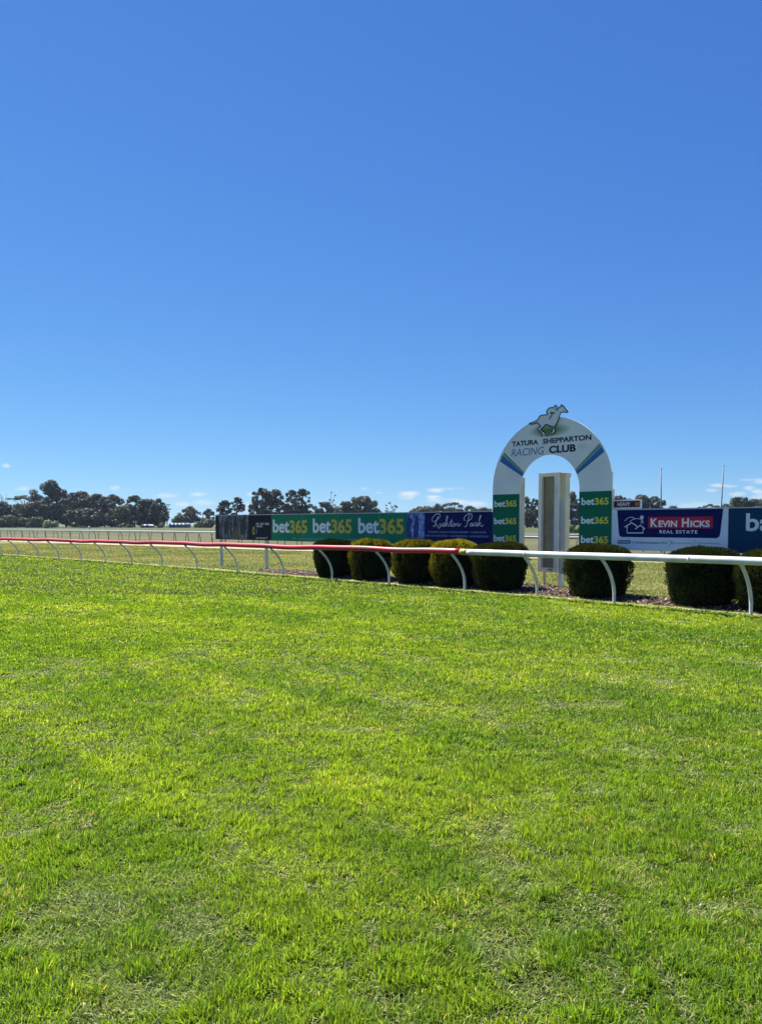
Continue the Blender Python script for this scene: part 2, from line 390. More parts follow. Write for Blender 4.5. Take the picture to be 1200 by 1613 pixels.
def turf(name, n, d0, d1, power, wbase, hs, label):
    x, y = wedge(n, d0, d1, power)
    off, t = rail_off(x, y); k = off < RNG.uniform(-.10, .02, n); x, y, off, t = x[k], y[k], off[k], t[k]; n = len(x)
    big = fbm(x, y, 1.3, 1); med = fbm(x, y, .26, 5); sml = vnoise(x, y, .07, 9)
    flat = np.clip((fbm(x, y, .45, 21) - .56) * 6, 0, 1) * np.clip((fbm(x, y, .16, 33) - .36) * 5, 0, 1)
    hole = np.clip((fbm(x, y, .085, 41) + .5 * (fbm(x, y, .9, 44) - .5) - .63) * 12, 0, 1)
    hole = hole * np.clip(1.5 - np.hypot(x, y) / 9, .15, 1)
    keep = RNG.uniform(0, 1, n) > hole * .62
    x, y, big, med, sml, flat, hole = [a[keep] for a in (x, y, big, med, sml, flat, hole)]; n = len(x)
    d = np.hypot(x, y)
    h = hs * (.30 + .62 * med ** 1.2 + .75 * sml ** 1.5) * RNG.uniform(.55, 1.35, n) * (1 - .35 * flat) * (1 - .5 * hole)
    w = wbase * np.maximum(1, d / 3.6) ** .85 * RNG.uniform(.6, 1.35, n)
    lean = np.abs(RNG.normal(.55, .42, n)) * (1 - flat) + flat * RNG.uniform(.6, 1.38, n)
    az = np.where(RNG.uniform(0, 1, n) < .45, fbm(x, y, .35, 61) * 16, RNG.uniform(0, 6.28, n))
    streak = fbm(t[keep] / 5.0, off[keep] / .55, 1.0, 91, 2) - .5
    f = np.clip((big - .30) * 1.7 + streak * 1.8, 0, 1)[:, None]; r = RNG.uniform(0, 1, (n, 1))
    col = G1 * (1 - f) + G2 * f
    col = col * (1 - .45 * (r < .2)) + G3 * .45 * (r < .2)
    fl = (flat * .42)[:, None]; col = col * (1 - fl) + PALE * fl
    dry = RNG.uniform(0, 1, n) < (.012 + .16 * np.clip((fbm(x, y, .30, 71) - .57) * 6, 0, 1))
    col[dry] = STRAW * RNG.uniform(.7, 1.15, (dry.sum(), 1))
    col *= RNG.uniform(.6, 1.45, (n, 1))
    return blades(name, x, y, h, w, lean, az, col, M['grass'], label=label)
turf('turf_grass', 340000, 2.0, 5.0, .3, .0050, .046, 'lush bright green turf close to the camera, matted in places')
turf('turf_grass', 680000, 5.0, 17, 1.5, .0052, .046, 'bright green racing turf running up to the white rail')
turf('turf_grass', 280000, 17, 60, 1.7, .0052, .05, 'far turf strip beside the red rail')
# dead clippings and thatch lying between the tufts
x, y = wedge(260000, 2.0, 9.0, .7); n = len(x); r = RNG.uniform(0, 1, (n, 1))
tc_ = np.where(r < .55, np.array([.16, .24, .04]), np.where(r < .88, np.array([.30, .36, .12]), np.array([.50, .45, .25]))) * RNG.uniform(.5, 1.3, (n, 1))
blades('thatch', x, y, RNG.uniform(.015, .045, n), .0035 * np.maximum(1, np.hypot(x, y) / 3.6) ** .8 * RNG.uniform(.6, 1.3, n), RNG.uniform(1.15, 1.5, n), RNG.uniform(0, 6.28, n), tc_, M['dry'], z0=.006,
       label='dead clippings and thatch lying flat between the green tufts')
# drier grass of the infield
def dryfield(n, d0, d1, power, label):
    x, y = wedge(n, d0, d1, power)
    off, t = rail_off(x, y)
    so_ = (x - SA[0]) * snv[0] + (y - SA[1]) * snv[1]
    lims = np.array([mul_lims(q) if q < t_end else (9, -9) for q in t])
    inm = (t < t_end) & (off > lims[:, 0]) & (off < lims[:, 1] - .05)
    k = (off > .05) & ~inm & (so_ < -.1)
    x, y, off = x[k], y[k], off[k]; n = len(x); d = np.hypot(x, y)
    edge = np.clip(1 - off / .5, 0, 1)
    b = fbm(x, y, 2.2, 81); s = fbm(x, y, .5, 84)
    h = .045 * (.5 + s) * RNG.uniform(.6, 1.3, n) * (1 - .45 * edge); w = .0042 * (d / 3.6) ** .85 * RNG.uniform(.6, 1.3, n)
    f = np.clip((b - .32) * 2.6 + .12 + .22 * np.clip(x / 4, -.5, 1) + RNG.normal(0, .22, n), 0, 1)[:, None]
    col = np.array([.18, .24, .065]) * (1 - f) + np.array([.42, .39, .16]) * f
    e = (edge * .7)[:, None]; col = col * (1 - e) + np.array([.36, .35, .17]) * e
    col *= RNG.uniform(.7, 1.25, (n, 1))
    blades('infield_grass', x, y, h, w, np.abs(RNG.normal(.45, .35, n)), RNG.uniform(0, 6.28, n), col, M['dry'], label=label)
dryfield(330000, 12, 62, 1.5, 'dry olive and straw coloured grass between the rail and the sand track')

# ------------------------------------------------------------------ near running rail
OVER = .5
def rail_h(t): return float(np.interp(t, [ft[0], ft[-1]], [.975, .83]))
rr = empty('running_rail', (*rl(ft[0]), 0), 0, 'long running rail on curved white posts, white at right, red at left', 'running rail')
org = Vector(rr.location)
def loc(p): return Vector(p) - org
tsn = [ft[0] - 2.3 * k for k in (3, 2, 1)] + list(ft) + [ft[-1] + 2.5 * k for k in range(1, 7)]
nd3 = Vector((ndir[0], ndir[1], 0))
for i, t in enumerate(tsn):
    x, y = rl(t); h = rail_h(t); base = Vector((x, y, 0)); pts = []; rad = []
    for k in range(15):
        f = k / 14
        z = -.05 + f * (h - .02); q = max(0, (f - .28) / .72)
        o = -OVER * (.20 * q + .80 * q ** 2.1) * .96
        pts.append(loc(base + nd3 * o + Vector((0, 0, z)))); rad.append(.030)
    MB().tube(pts, rad, 10, sx=1.15).build('post', M['white_post'], rr, smooth=True)
    mb = MB(); c0 = loc(base + nd3 * (-OVER + .03) + Vector((0, 0, h - .075)))
    mb.box(c0.x - .035, c0.x + .035, c0.y - .035, c0.y + .035, c0.z - .02, c0.z + .05); mb.build('bracket', M['white_post'], rr, bevel=.006)
tj = [gp(731, 929)[0] * tdir[0] + gp(731, 929)[1] * tdir[1] - .12][0]
def rail_piece(name, t0, t1, r, m, wob, n):
    pts = []
    for t in np.linspace(t0, t1, n):
        x, y = rl(t, -OVER); z = rail_h(t) + wob * (.5 * math.sin(t * 1.31) + .35 * math.sin(t * .53 + 1) + .25 * math.sin(t * 2.7))
        pts.append(loc((x, y, z)))
    return MB().tube(pts, r, 20).build(name, m, rr, smooth=True)
# joint position from the photograph (rail seen at x = 731)
xr, yr, kr = ray(731, 868)
best = min(np.linspace(ft[0], ft[-1], 4000), key=lambda t: abs(rl(t, -OVER)[0] / rl(t, -OVER)[1] - xr / yr))
tj = best
ro = rail_piece('rail', tsn[0] - .5, tj - .10, .068, M['white_rail'], .004, 80); ro['label'] = 'white plastic rail'
ro = rail_piece('rail', tj + .10, tsn[-1] + .8, .070, M['red_rail'], .022, 220); ro['label'] = 'red padded rail'
rail_piece('rail_joint', tj - .10, tj + .10, .073, M['yellow'], .004, 4)
for t in (ft[2] - .05, ft[0] + .9, ft[4] + .8, ft[7] + .6, ft[10] + .9, ft[-4]):
    rail_piece('coupling', t - .02, t + .02, .0715, M['white_rail'] if t < tj else M['red_rail'], .004, 3)

# ------------------------------------------------------------------ far running rails
def far_rail(line, h, lean, spacing, r, label, side):
    P = [Vector((*p, 0)) for p in line]
    # resample with Catmull-Rom
    pts = []
    for i in range(len(P) - 1):
        p0 = P[max(i-1, 0)]; p1 = P[i]; p2 = P[i+1]; p3 = P[min(i+2, len(P)-1)]
        for k in range(24):
            t = k / 24
            pts.append(.5 * ((2*p1) + (p2-p0)*t + (2*p0-5*p1+4*p2-p3)*t*t + (3*p1-p0-3*p2+p3)*t**3))
    pts.append(P[-1]); o = empty('running_rail', pts[0], 0, label, 'running rail', 'rails of the inner tracks')
    acc = 0; nxt = .3; base = pts[0]; top = []
    for i in range(len(pts) - 1):
        sg = (pts[i+1] - pts[i]); L = sg.length; dr = sg.normalized(); nn = Vector((-dr.y, dr.x, 0)) * side
        top.append(pts[i] - base + nn * lean + Vector((0, 0, h)))
        while acc + L > nxt:
            q = pts[i] + dr * (nxt - acc) - base
            MB().tube([q + nn * lean * c + Vector((0, 0, z * h)) for c, z in ((0, 0), (.02, .35), (.15, .6), (.5, .82), (1, .97))], .028, 6).build('post', M['far_post'], o, smooth=True)
            nxt += spacing
        acc += L
    MB().tube(top, r, 12).build('rail', M['far_rail'], o, smooth=True)
    return o
R1 = [gp(1260, 905), gp(1130, 895), (11.3, 31.6), (7.0, 35.3), (-1.5, 43.5), (-9.6, 52), (-16, 58.8), (-24.5, 65), (-37, 73.0), (-52, 82)]
far_rail(R1, .98, .18, 1.75, .065, 'nearer of the two grey running rails across the infield', 1)
R2 = [(15, 43), (6, 50), (-3, 56), (-12, 62.5), (-22, 72), (-33, 82), (-50, 97), (-66, 110)]
far_rail(R2, .92, .2, 2.0, .045, 'farther of the two grey running rails, its posts bent the other way', -1)

# ------------------------------------------------------------------ sign planes and lettering
PA = Vector((-6.3, 29.3, 0))
class Plane:
    def __init__(s, a, u): s.a = Vector(a); s.u = u.normalized(); s.n = Vector((-s.u.y, s.u.x, 0))   # n: away from camera
    def uz(s, px, py):
        d = Vector(ray(px, py)); c = Vector((0, 0, EYE)); t = (s.a - c).dot(s.n) / d.dot(s.n); p = c + d * t
        return (p - s.a).dot(s.u), p.z
    def world(s, u, v=0, z=0): return s.a + s.u * u + s.n * v + Vector((0, 0, z))
BP = Plane(PA, Vector((13.3, -13.8, 0)))
ANG = math.atan2(BP.u.y, BP.u.x)
def text_mesh(s, bold=0.0, shear=0.0, space=1.0):
    c = bpy.data.curves.new('t', 'FONT'); c.body = s; c.offset = bold; c.shear = shear; c.space_character = space; c.resolution_u = 3; c.extrude = 0
    o = bpy.data.objects.new('t', c); COL.objects.link(o)
    dg = bpy.context.evaluated_depsgraph_get(); me = bpy.data.meshes.new_from_object(o.evaluated_get(dg))
    bpy.data.objects.remove(o); bpy.data.curves.remove(c)
    return me
def letter(s, x0, x1, z0, z1, y, mat_, parent, name='lettering', bold=.0, shear=0.0, space=1.0, ref=None):
    """text fitted so that its ink spans x0..x1 and (its ref string's ink) spans z0..z1, in the sign's plane"""
    me = text_mesh(s, bold, shear, space)
    co = np.empty(len(me.vertices) * 3, np.float32); me.vertices.foreach_get('co', co); co = co.reshape(-1, 3)
    zr = co[:, 1]
    if ref:
        m2 = text_mesh(ref, bold); c2 = np.empty(len(m2.vertices) * 3, np.float32); m2.vertices.foreach_get('co', c2); zr = c2.reshape(-1, 3)[:, 1]
    ax, bx_ = co[:, 0].min(), co[:, 0].max(); az_, bz = zr.min(), zr.max()
    X = x0 + (co[:, 0] - ax) / (bx_ - ax) * (x1 - x0); Z = z0 + (co[:, 1] - az_) / (bz - az_) * (z1 - z0)
    new = np.stack([X, np.full(len(X), y), Z], 1); me.vertices.foreach_set('co', new.astype(np.float32).ravel())
    # give the letters a little thickness
    bm = bmesh.new(); bm.from_mesh(me); bmesh.ops.recalc_face_normals(bm, faces=bm.faces)
    r = bmesh.ops.extrude_face_region(bm, geom=bm.faces[:]); 
    for v in [e for e in r['geom'] if isinstance(e, bmesh.types.BMVert)]: v.co.y -= .0025
    bmesh.ops.recalc_face_normals(bm, faces=bm.faces); bm.to_mesh(me); bm.free()
    me.polygons.foreach_set('use_smooth', [False] * len(me.polygons)); me.materials.clear(); me.materials.append(mat_); me.name = name
    o = bpy.data.objects.new(name, me); COL.objects.link(o); o.parent = parent
    return o
def strokes(lines, wd, y, m, parent, name, u0=0, plane=None, closed=False, dep=.006, smooth=True):
    """painted/applied line work: ribbons of width wd in the sign plane (u, z)"""
    mb = MB()
    for L in lines:
        P = [Vector((a - u0, b)) for a, b in L]
        if smooth and len(P) > 2:
            Q = []
            for i in range(len(P) - 1):
                p0, p1, p2, p3 = P[max(i-1, 0)], P[i], P[i+1], P[min(i+2, len(P)-1)]
                for k in range(5):
                    t = k / 5; Q.append(.5 * ((2*p1) + (p2-p0)*t + (2*p0-5*p1+4*p2-p3)*t*t + (3*p1-p0-3*p2+p3)*t**3))
            Q.append(P[-1]); P = Q
        lft, rgt = [], []
        for i, p in enumerate(P):
            d = (P[min(i+1, len(P)-1)] - P[max(i-1, 0)]); d = d.normalized() if d.length > 1e-6 else Vector((1, 0))
            nn = Vector((-d.y, d.x)) * wd / 2; lft.append(p + nn); rgt.append(p - nn)
        for i in range(len(P) - 1):
            a, b, c, e = lft[i], lft[i+1], rgt[i+1], rgt[i]
            n = len(mb.v)
            mb.v += [(q.x, y - dep, q.y) for q in (a, b, c, e)] + [(q.x, y, q.y) for q in (a, b, c, e)]
            mb.f += [(n, n+1, n+2, n+3), (n, n+4, n+5, n+1), (n+3, n+2, n+6, n+7)]
            if i == 0: mb.f.append((n, n+3, n+7, n+4))
            if i == len(P) - 2: mb.f.append((n+1, n+5, n+6, n+2))
    return mb.build(name, m, parent)

Z0, Z1 = BP.uz(340, 851.5)[1], None
ZT = .5 * (BP.uz(340, 813.5)[1] + BP.uz(1145, 798.4)[1]); ZB = .5 * (BP.uz(345, 851.5)[1] + BP.uz(1140, 866.8)[1])
print('board z', ZB, ZT, BP.uz(340, 813.5), BP.uz(345, 851.5), BP.uz(1145, 798.4), BP.uz(1140, 866.8), BP.uz(962, 800.8), BP.uz(427, 812))
def zat(px, py): return BP.uz(px, py)[1]
def board(px0, px1, m, label, posts, seams=()):
    u0 = BP.uz(px0, 830)[0] + .004; u1 = BP.uz(px1, 830)[0] - .004; L = u1 - u0
    o = empty('advertising_board', BP.world(u0), ANG, label, 'advertising board', 'advertising boards along the rail')
    MB().box(0, L, 0, .035, ZB, ZT).build('panel', m, o)
    mb = MB(); mb.box(-.001, L + .001, -.006, .045, ZT + .001, ZT + .022); mb.build('top_trim', M['frame'], o)
    for k, pu in enumerate(posts):
        q = pu - u0
        if q > L - .05: continue
        MB().box(q - .05, q + .05, .037, .12, -.1, ZT - .03).build('post', M['galv'], o, bevel=.006)
    for sx_ in seams:
        q = BP.uz(sx_, 830)[0] - u0; MB().box(q - .006, q + .006, -.002, .0, ZB + .002, ZT - .002).build('seam', M['small_green'], o)
    return o, u0, L
pz = BP.uz(346.5, 880)[0]; pz2 = BP.uz(417.3, 880)[0]; PS = pz2 - pz
# (1) black board with photo
b1, u0, L = board(339.5, 427.2, M['black_sign'], 'black board with a dim horse photo, leftmost of the row above the red rail', [pz, pz2])
def bu(px, py, u0): a, z = BP.uz(px, py); return a - u0, z
# printed picture panel: mottled photograph of horses
def photo_mat(name, stops, sc):
    m = groundmat(name, stops, sc, 4, 9, .35, 0, 0); m.node_tree.nodes['Principled BSDF'].inputs['Roughness'].default_value = .45; return m
M['photo_dark'] = photo_mat('photo_print_dark', [(.36, (.012, .013, .016)), (.46, (.06, .052, .05)), (.54, (.16, .17, .19)), (.64, (.42, .44, .48))], (6, 1, 1.4))
M['photo_blue'] = photo_mat('photo_print_blue', [(.34, (.02, .05, .22)), (.46, (.12, .20, .42)), (.56, (.34, .44, .62)), (.66, (.55, .65, .78))], (5, 1, 4))
xl = bu(345, 830, u0)[0]; xr_ = bu(392, 830, u0)[0]
MB().box(xl, xr_, -.003, -.0005, ZB + .03, ZT - .004).build('printed_photo', M['photo_dark'], b1)
sm = MB()
for (x0, y0, x1, y1) in ((366, 836, 376, 850.5),):
    a0, za = bu(x0, y0, u0); a1, zb = bu(x1, y1, u0); sm.prism([(a0 + .05, za), (a1, za - .02), (a1 + .02, zb + .03), (a0, zb + .03)], -.006, -.0035)
sm.build('printed_silks', mat('olive_print', (.10, .095, .03), .5, .3, .35, 8), b1)
sm = MB()
for hx, hz, s in ((357, 829, 1.0), (384, 828, 1.1), (371, 827, .7)):   # dark horse heads in the print
    a, z = bu(hx, hz, u0)
    sm.prism([(a - .15*s, z - .30*s), (a - .16*s, z + .05*s), (a - .05*s, z + .26*s), (a + .03*s, z + .31*s), (a + .13*s, z + .16*s), (a + .20*s, z - .10*s), (a + .14*s, z - .16*s), (a + .05*s, z - .04*s), (a + .06*s, z - .30*s)], -.0055 - .001 * s, -.0035)
sm.build('printed_horses', mat('brown_print', (.030, .024, .022), .5, .3, .5, 7), b1)
def bars(x0, x1, py0, py1, m, parent, u0, seed):     # a line of print too small to read
    rnd = random.Random(seed); a0, za = bu(x0, py0, u0); zb = bu(x0, py1, u0)[1]; a1 = bu(x1, py0, u0)[0]; mb = MB(); a = a0
    h = za - zb; cw = h * .62
    while a < a1 - cw:
        if rnd.random() < .14: a += cw * .8; continue
        k = rnd.randrange(4); st = cw * .24
        mb.box(a, a + st, -.003, -.0005, zb, za)
        if k != 1: mb.box(a + st, a + cw * .7, -.003, -.0005, za - st, za)
        if k != 0: mb.box(a + st, a + cw * .7, -.003, -.0005, zb, zb + st)
        if k > 1: mb.box(a + cw * .7 - st, a + cw * .7, -.003, -.0005, zb + st, za - st)
        a += cw
    mb.build('small_print', m, parent)
bars(402.7, 424, 823.7, 826.9, M['sign_white'], b1, u0, 1); bars(402.7, 414.3, 828.1, 830.2, M['sign_white'], b1, u0, 2)
bars(403.3, 418.7, 846.6, 848.2, M['sign_white'], b1, u0, 3); bars(419.5, 422.2, 845.9, 848.4, M['sign_white'], b1, u0, 4)
lg = []; ax_, az_ = bu(399.8, 836, u0)
strokes([[(ax_ + .05 * math.cos(t), az_ + .13 * math.sin(t)) for t in np.linspace(0.2, 6.0, 14)]], .035, -.0005, M['gold'], b1, 'emblem')
ax_, az_ = bu(404.3, 836.5, u0)
strokes([[(ax_ + .04, az_ + .08), (ax_ - .03, az_), (ax_ + .02, az_ - .03), (ax_ - .01, az_ - .1)]], .025, -.0005, M['small_green'], b1, 'emblem')

# (2) green board
b2, u0, L = board(427.2, 640.4, M['green'], 'long green board with three big white and gold words, right of the black board', [pz + PS * k for k in (2, 3, 4, 5)], (532.5, 596.5, 476))
for (xa, xm, xb, yt, yb) in ((430, 455.8, 484, 818.3, 839.2), (492.8, 521.2, 554.2, 816.9, 839.4), (564.2, 596.8, 635.9, 816.0, 840.3)):
    x0, z1_ = bu(xa, yt, u0); z0_ = bu(xa, yb, u0)[1]
    letter('bet', x0, bu(xm, 830, u0)[0], z0_, z1_, -.0005, M['sign_white'], b2, bold=.028)
    z1b = z0_ + (z1_ - z0_) * .96
    letter('365', bu(xm + .6, 830, u0)[0], bu(xb, 830, u0)[0], z0_ - .005, z1b, -.0005, M['gold'], b2, bold=.028)
zt_, zb_ = zat(470, 846.6), zat(470, 849.9)
letter('18+', bu(462, 848, u0)[0], bu(466, 848, u0)[0], zb_, zt_ + .01, -.0005, M['small_green'], b2, 'small_print', .01)
letter('www.gamblinghelponline.org.au  National Problem Gambling Helpline 1800 858 858  Gamble Responsibly', bu(468.5, 848, u0)[0], bu(590, 848, u0)[0], zb_ - .012, zt_, -.0005, M['small_green'], b2, 'small_print', .012)

# (3) dark blue board with script lettering
uL = BP.uz(774.6, 830)[0]
b3, u0, L = board(640.4, 774.6, M['navy'], 'dark blue board with silver script lettering, ending at the arch', [pz + PS * k for k in (6,)])
xl = bu(641, 830, u0)[0]; xr_ = bu(668.7, 830, u0)[0]; zb_ = zat(650, 847.5)
MB().box(xl, xr_, -.003, -.0005, zb_, ZT - .004).build('printed_photo', M['photo_blue'], b3)
sm = MB()
def pxpoly(pts, u0, ox, oy, s): return [bu(ox + x / s, oy + y / s, u0) for x, y in pts]
sm.prism(pxpoly([(128, 520), (126, 400), (132, 345), (150, 325), (172, 345), (180, 372), (160, 420), (175, 520)], u0, 620, 760, 6), -.006, -.0035)
sm.prism(pxpoly([(185, 520), (190, 420), (200, 360), (205, 320), (222, 305), (236, 330), (240, 400), (232, 470), (236, 520)], u0, 620, 760, 6), -.0065, -.0035)
sm.build('printed_figures', mat('navy_print', (.012, .035, .20), .45, .3, .3, 6), b3)
sc = [[(418,318),(405,360),(388,415),(372,408)],[(372,372),(362,345),(395,303),(432,299),(437,322),(412,352),(388,366),(405,398),(428,432),(440,420)],
 [(440,386),(433,404),(441,414),(452,402),(460,386),(456,406),(463,413)],[(463,413),(478,384),(482,396),(485,408),(477,416),(468,411)],
 [(485,411),(505,350),(510,322),(503,318),(496,355),(490,414),(502,388),(512,386),(511,408),(527,409)],[(528,410),(550,345),(538,398),(546,414),(556,402)],[(530,373),(560,369)],
 [(568,388),(554,398),(558,415),(572,408),(574,392),(566,388),(584,392),(585,415)],[(585,412),(600,388),(612,392),(610,412),(624,408),(636,388)],
 [(716,305),(702,360),(686,412),(668,418)],[(674,362),(664,338),(690,305),(726,295),(741,312),(732,342),(705,362),(692,360)],
 [(750,386),(732,386),(722,402),(732,413),(748,390),(746,410),(760,406)],[(760,408),(774,380),(784,388),(776,412),(792,404)],
 [(792,412),(812,350),(824,318),(816,318),(798,412)],[(800,400),(828,378),(812,396),(830,414),(848,400)]]
for ws in (sc[:9], sc[9:]): strokes([[bu(620 + x / 6, 760 + y / 6, u0) for x, y in l] for l in ws], .019, -.0005, M['script'], b3, 'script_lettering')
def line_text(s, px0, px1, yl, yh, m, parent, u0, bold=.0, ref='H', name='small_print', **k):
    a0, zl = bu(px0, yl, u0); zh = bu(px0, yh, u0)[1]
    return letter(s, a0, bu(px1, yl, u0)[0], zl, zh, -.0005, m, parent, name, bold, ref=ref, **k)
line_text('BROODMARE, WEANING & YEARLING AGISTMENT  •  FOALING DOWN', 674.3, 765.5, 839.2, 836.3, M['small_blue'], b3, u0, .01)
line_text('WALK ON FOALING SERVICE  •  SALES PREPARATION  •  RACEHORSE SPELLING', 670.3, 769.3, 845.0, 842.2, M['small_blue'], b3, u0, .01)
line_text('www.rushtonpark.com.au', 670, 736.5, 855.6, 852.0, M['small_blue'], b3, u0, .0, ref='w')

# (5) real estate board
uK0 = BP.uz(963.2, 830)[0]; uK1 = BP.uz(1146.3, 830)[0]
b5, u0, L = board(963.2, 1146.3, M['pale'], 'pale blue board with navy and red lettering panel, right of the arch', [uK0 + .12, BP.uz(1092, 860)[0]])
def k8(x, y): return bu(940 + x / 5.4545, 770 + y / 5.4545, u0)
p = [k8(172, 172), k8(1083, 159), k8(1056, 385), k8(1048, 410), k8(1028, 424), k8(212, 414), k8(193, 405), k8(187, 385)]
zk = ZT - .004; p[0] = (p[0][0], zk); p[1] = (p[1][0], zk)
MB().prism(p, -.003, -.0005).build('navy_panel', M['navy'], b5)
a0, z1_ = k8(440, 241); a1 = k8(995, 238)[0]; z0_ = k8(440, 338)[1]
MB().box(a0, a1, -.006, -.0035, z0_, z1_).build('red_panel', M['red'], b5)
zl = k8(460, 328)[1]; zc = k8(460, 254)[1]; zs = k8(525, 273)[1]
def k8t(s, x0, x1, zl, zh, m, y=-.0065, name='lettering', bold=.03, **k): return letter(s, k8(x0, 300)[0], k8(x1, 300)[0], zl, zh, y, m, b5, name, bold, **k)
for s, x0, x1, zh in (('K', 460, 520, zc), ('EVIN', 528, 687, zs), ('H', 729, 789, zc), ('ICKS', 802, 968, zs)): k8t(s, x0, x1, zl, zh, M['sign_white'])
k8t('REAL ESTATE', 537, 862, k8(537, 383)[1], k8(537, 354)[1], M['sign_white'], -.0035, bold=.02, space=1.2)
hl = [[(238,328),(298,291),(345,322)],[(330,345),(372,312),(411,345)],[(258,322),(258,379),(396,379),(396,340)]]
hl2 = [[(238,275),(268,250),(300,244),(326,256)],[(280,284),(310,262),(345,256),(385,262)],[(385,262),(376,298)],[(388,262),(397,298)],[(379,285),(396,278)]]
strokes([[k8(x, y) for x, y in l] for l in hl], .020, -.0035, M['sign_white'], b5, 'house_emblem', smooth=False)
hl2.append([(385 + 13 * math.cos(t), 245 + 14 * math.sin(t)) for t in np.linspace(0, 6.28, 12)]); hl2 += [[(373, 245), (397, 245)], [(385, 231), (385, 259)], [(377, 236), (393, 254)], [(393, 236), (377, 254)]]
strokes([[k8(x, y) for x, y in l] for l in hl2], .010, -.0035, M['pale'], b5, 'windmill_emblem')
MB().prism([k8(175, 442), k8(280, 440), k8(288, 446), k8(288, 466), k8(280, 472), k8(175, 472)], -.003, -.0005).build('tag_panel', M['grey_print'], b5)
k8t('JUST MOVING', 182, 280, k8(182, 463)[1], k8(182, 450)[1], M['pale'], -.0035, 'small_print', .015)
k8t('kevinhicksrealestate', 330, 530, k8(330, 470)[1], k8(330, 449)[1], M['grey_print'], -.0005, 'small_print', .012, ref='k')
k8t('.com.au', 533, 602, k8(533, 471)[1], k8(533, 455)[1], M['grey_print'], -.0005, 'small_print', .0)
k8t('f', 640, 650, k8(640, 474)[1], k8(640, 452)[1], M['navy'], -.0005, 'social_mark', .05)
k8t('kevinhicksrealestate', 658, 825, k8(658, 472)[1], k8(658, 457)[1], M['small_blue'], -.0005, 'small_print', .0, ref='k')
k8t('kevinhicksrealestate', 885, 1056, k8(885, 473)[1], k8(885, 458)[1], M['small_blue'], -.0005, 'small_print', .0, ref='k')
sq = [(858,456),(876,456),(876,474),(858,474),(858,456)]
strokes([[k8(x, y) for x, y in sq]], .007, -.0005, M['small_blue'], b5, 'social_mark', smooth=False)
strokes([[(k8(312, 0)[0] + .022 * math.cos(t), k8(312, 460)[1] + .03 * math.sin(t)) for t in np.linspace(0, 6.28, 12)]], .008, -.0005, M['small_blue'], b5, 'mouse_mark')
strokes([[k8(625, 440), k8(625, 500)], [k8(838, 440), k8(838, 500)]], .008, -.0005, M['small_blue'], b5, 'divider', smooth=False)

# (6) board at the right edge
u6 = BP.uz(1146.3, 830)[0]
b6, u0, L = board(1146.3, 1265, M['navy2'], 'plain dark blue board with big pale letters at the right edge of the picture', [u6 + .5, u6 + 1.5])
a0, z0_ = bu(1174, 836.8, u0); z1_ = bu(1174, 808.5, u0)[1]
letter('ba', a0, bu(1216, 830, u0)[0], z0_, z1_, -.0005, M['sign_white'], b6, bold=.02)

# ------------------------------------------------------------------ finish arch
uA0 = BP.uz(775.2, 830)[0] + .006; uA1 = BP.uz(963.2, 830)[0] - .006
AW = uA1 - uA0; RO = AW / 2; legw = .5 * ((BP.uz(817, 830)[0] - uA0) + (uA1 - BP.uz(910.5, 830)[0])); RI = RO - legw
ztop = BP.uz(868, 656.5)[1]; ztin = BP.uz(867, 716)[1]
print('arch', AW, RO, RI, legw, 'top', ztop, ztop - RO, 'inner', ztin, ztin - RI)
ZC = ztop - RO; ZCI = ztin - RI
arch = empty('finish_arch', BP.world(uA0), ANG, 'tall grey painted arch with a horse cutout on top and green panels on both legs', 'arch')
TH = .20
def arc_poly():
    o = [(0, -.05)]; o += [(RO - RO * math.cos(t), ZC + RO * math.sin(t)) for t in np.linspace(0, math.pi, 64)]; o += [(AW, -.05), (AW - legw, -.05)]
    o += [(RO + RI * math.cos(t), ZCI + RI * math.sin(t)) for t in np.linspace(0, math.pi, 48)]; o += [(legw, -.05)]
    return o
# face with the soft green flash painted under the horse
ma = M['arch'].copy(); ma.name = 'arch_face_paint'; t = ma.node_tree; bsdf = t.nodes['Principled BSDF']; src = bsdf.inputs['Base Color'].links[0].from_socket
tcn = N(t, 'ShaderNodeTexCoord'); sp = N(t, 'ShaderNodeSeparateXYZ'); t.links.new(tcn.outputs['Object'], sp.inputs[0])
gx, gz = BP.uz(865, 678); gx -= uA0; gw = .5 * (BP.uz(897, 678)[0] - BP.uz(830, 678)[0])
a_ = math_n(t, 'MULTIPLY', math_n(t, 'SUBTRACT', sp.outputs['X'], gx), 1 / gw); b_ = math_n(t, 'MULTIPLY', math_n(t, 'SUBTRACT', sp.outputs['Z'], gz), 1 / .17)
m_ = math_n(t, 'SUBTRACT', 1.0, math_n(t, 'ADD', math_n(t, 'MULTIPLY', a_, a_), math_n(t, 'MULTIPLY', b_, b_)), clamp=True)
mg = N(t, 'ShaderNodeMix', data_type='RGBA'); t.links.new(m_, mg.inputs['Factor']); t.links.new(src, mg.inputs['A']); mg.inputs['B'].default_value = (.10, .27, .06, 1)
t.links.new(mg.outputs['Result'], bsdf.inputs['Base Color'])
ap = MB().prism(arc_poly(), 0, .030).build('arch_face', ma, arch)
ztl = BP.uz(824, 752)[1]; ztr = BP.uz(963, 770.5)[1]
MB().box(legw - .30, legw + .015, .031, TH, -.1, ztl).build('leg_column', M['cream'], arch, bevel=.005)
MB().box(AW - .32, AW - .008, .031, .13, -.1, ztr).build('leg_column', M['cream'], arch, bevel=.005)
MB().prism([(RO - (RO - .1) * math.cos(t), ZC - .08 + (RO - .1) * math.sin(t)) for t in np.linspace(.35, math.pi - .35, 30)] + [(RO + (RI + .12) * math.cos(t), ZCI + (RI + .12) * math.sin(t)) for t in np.linspace(.45, math.pi - .45, 30)], .031, .07).build('stiffener', M['galv'], arch)
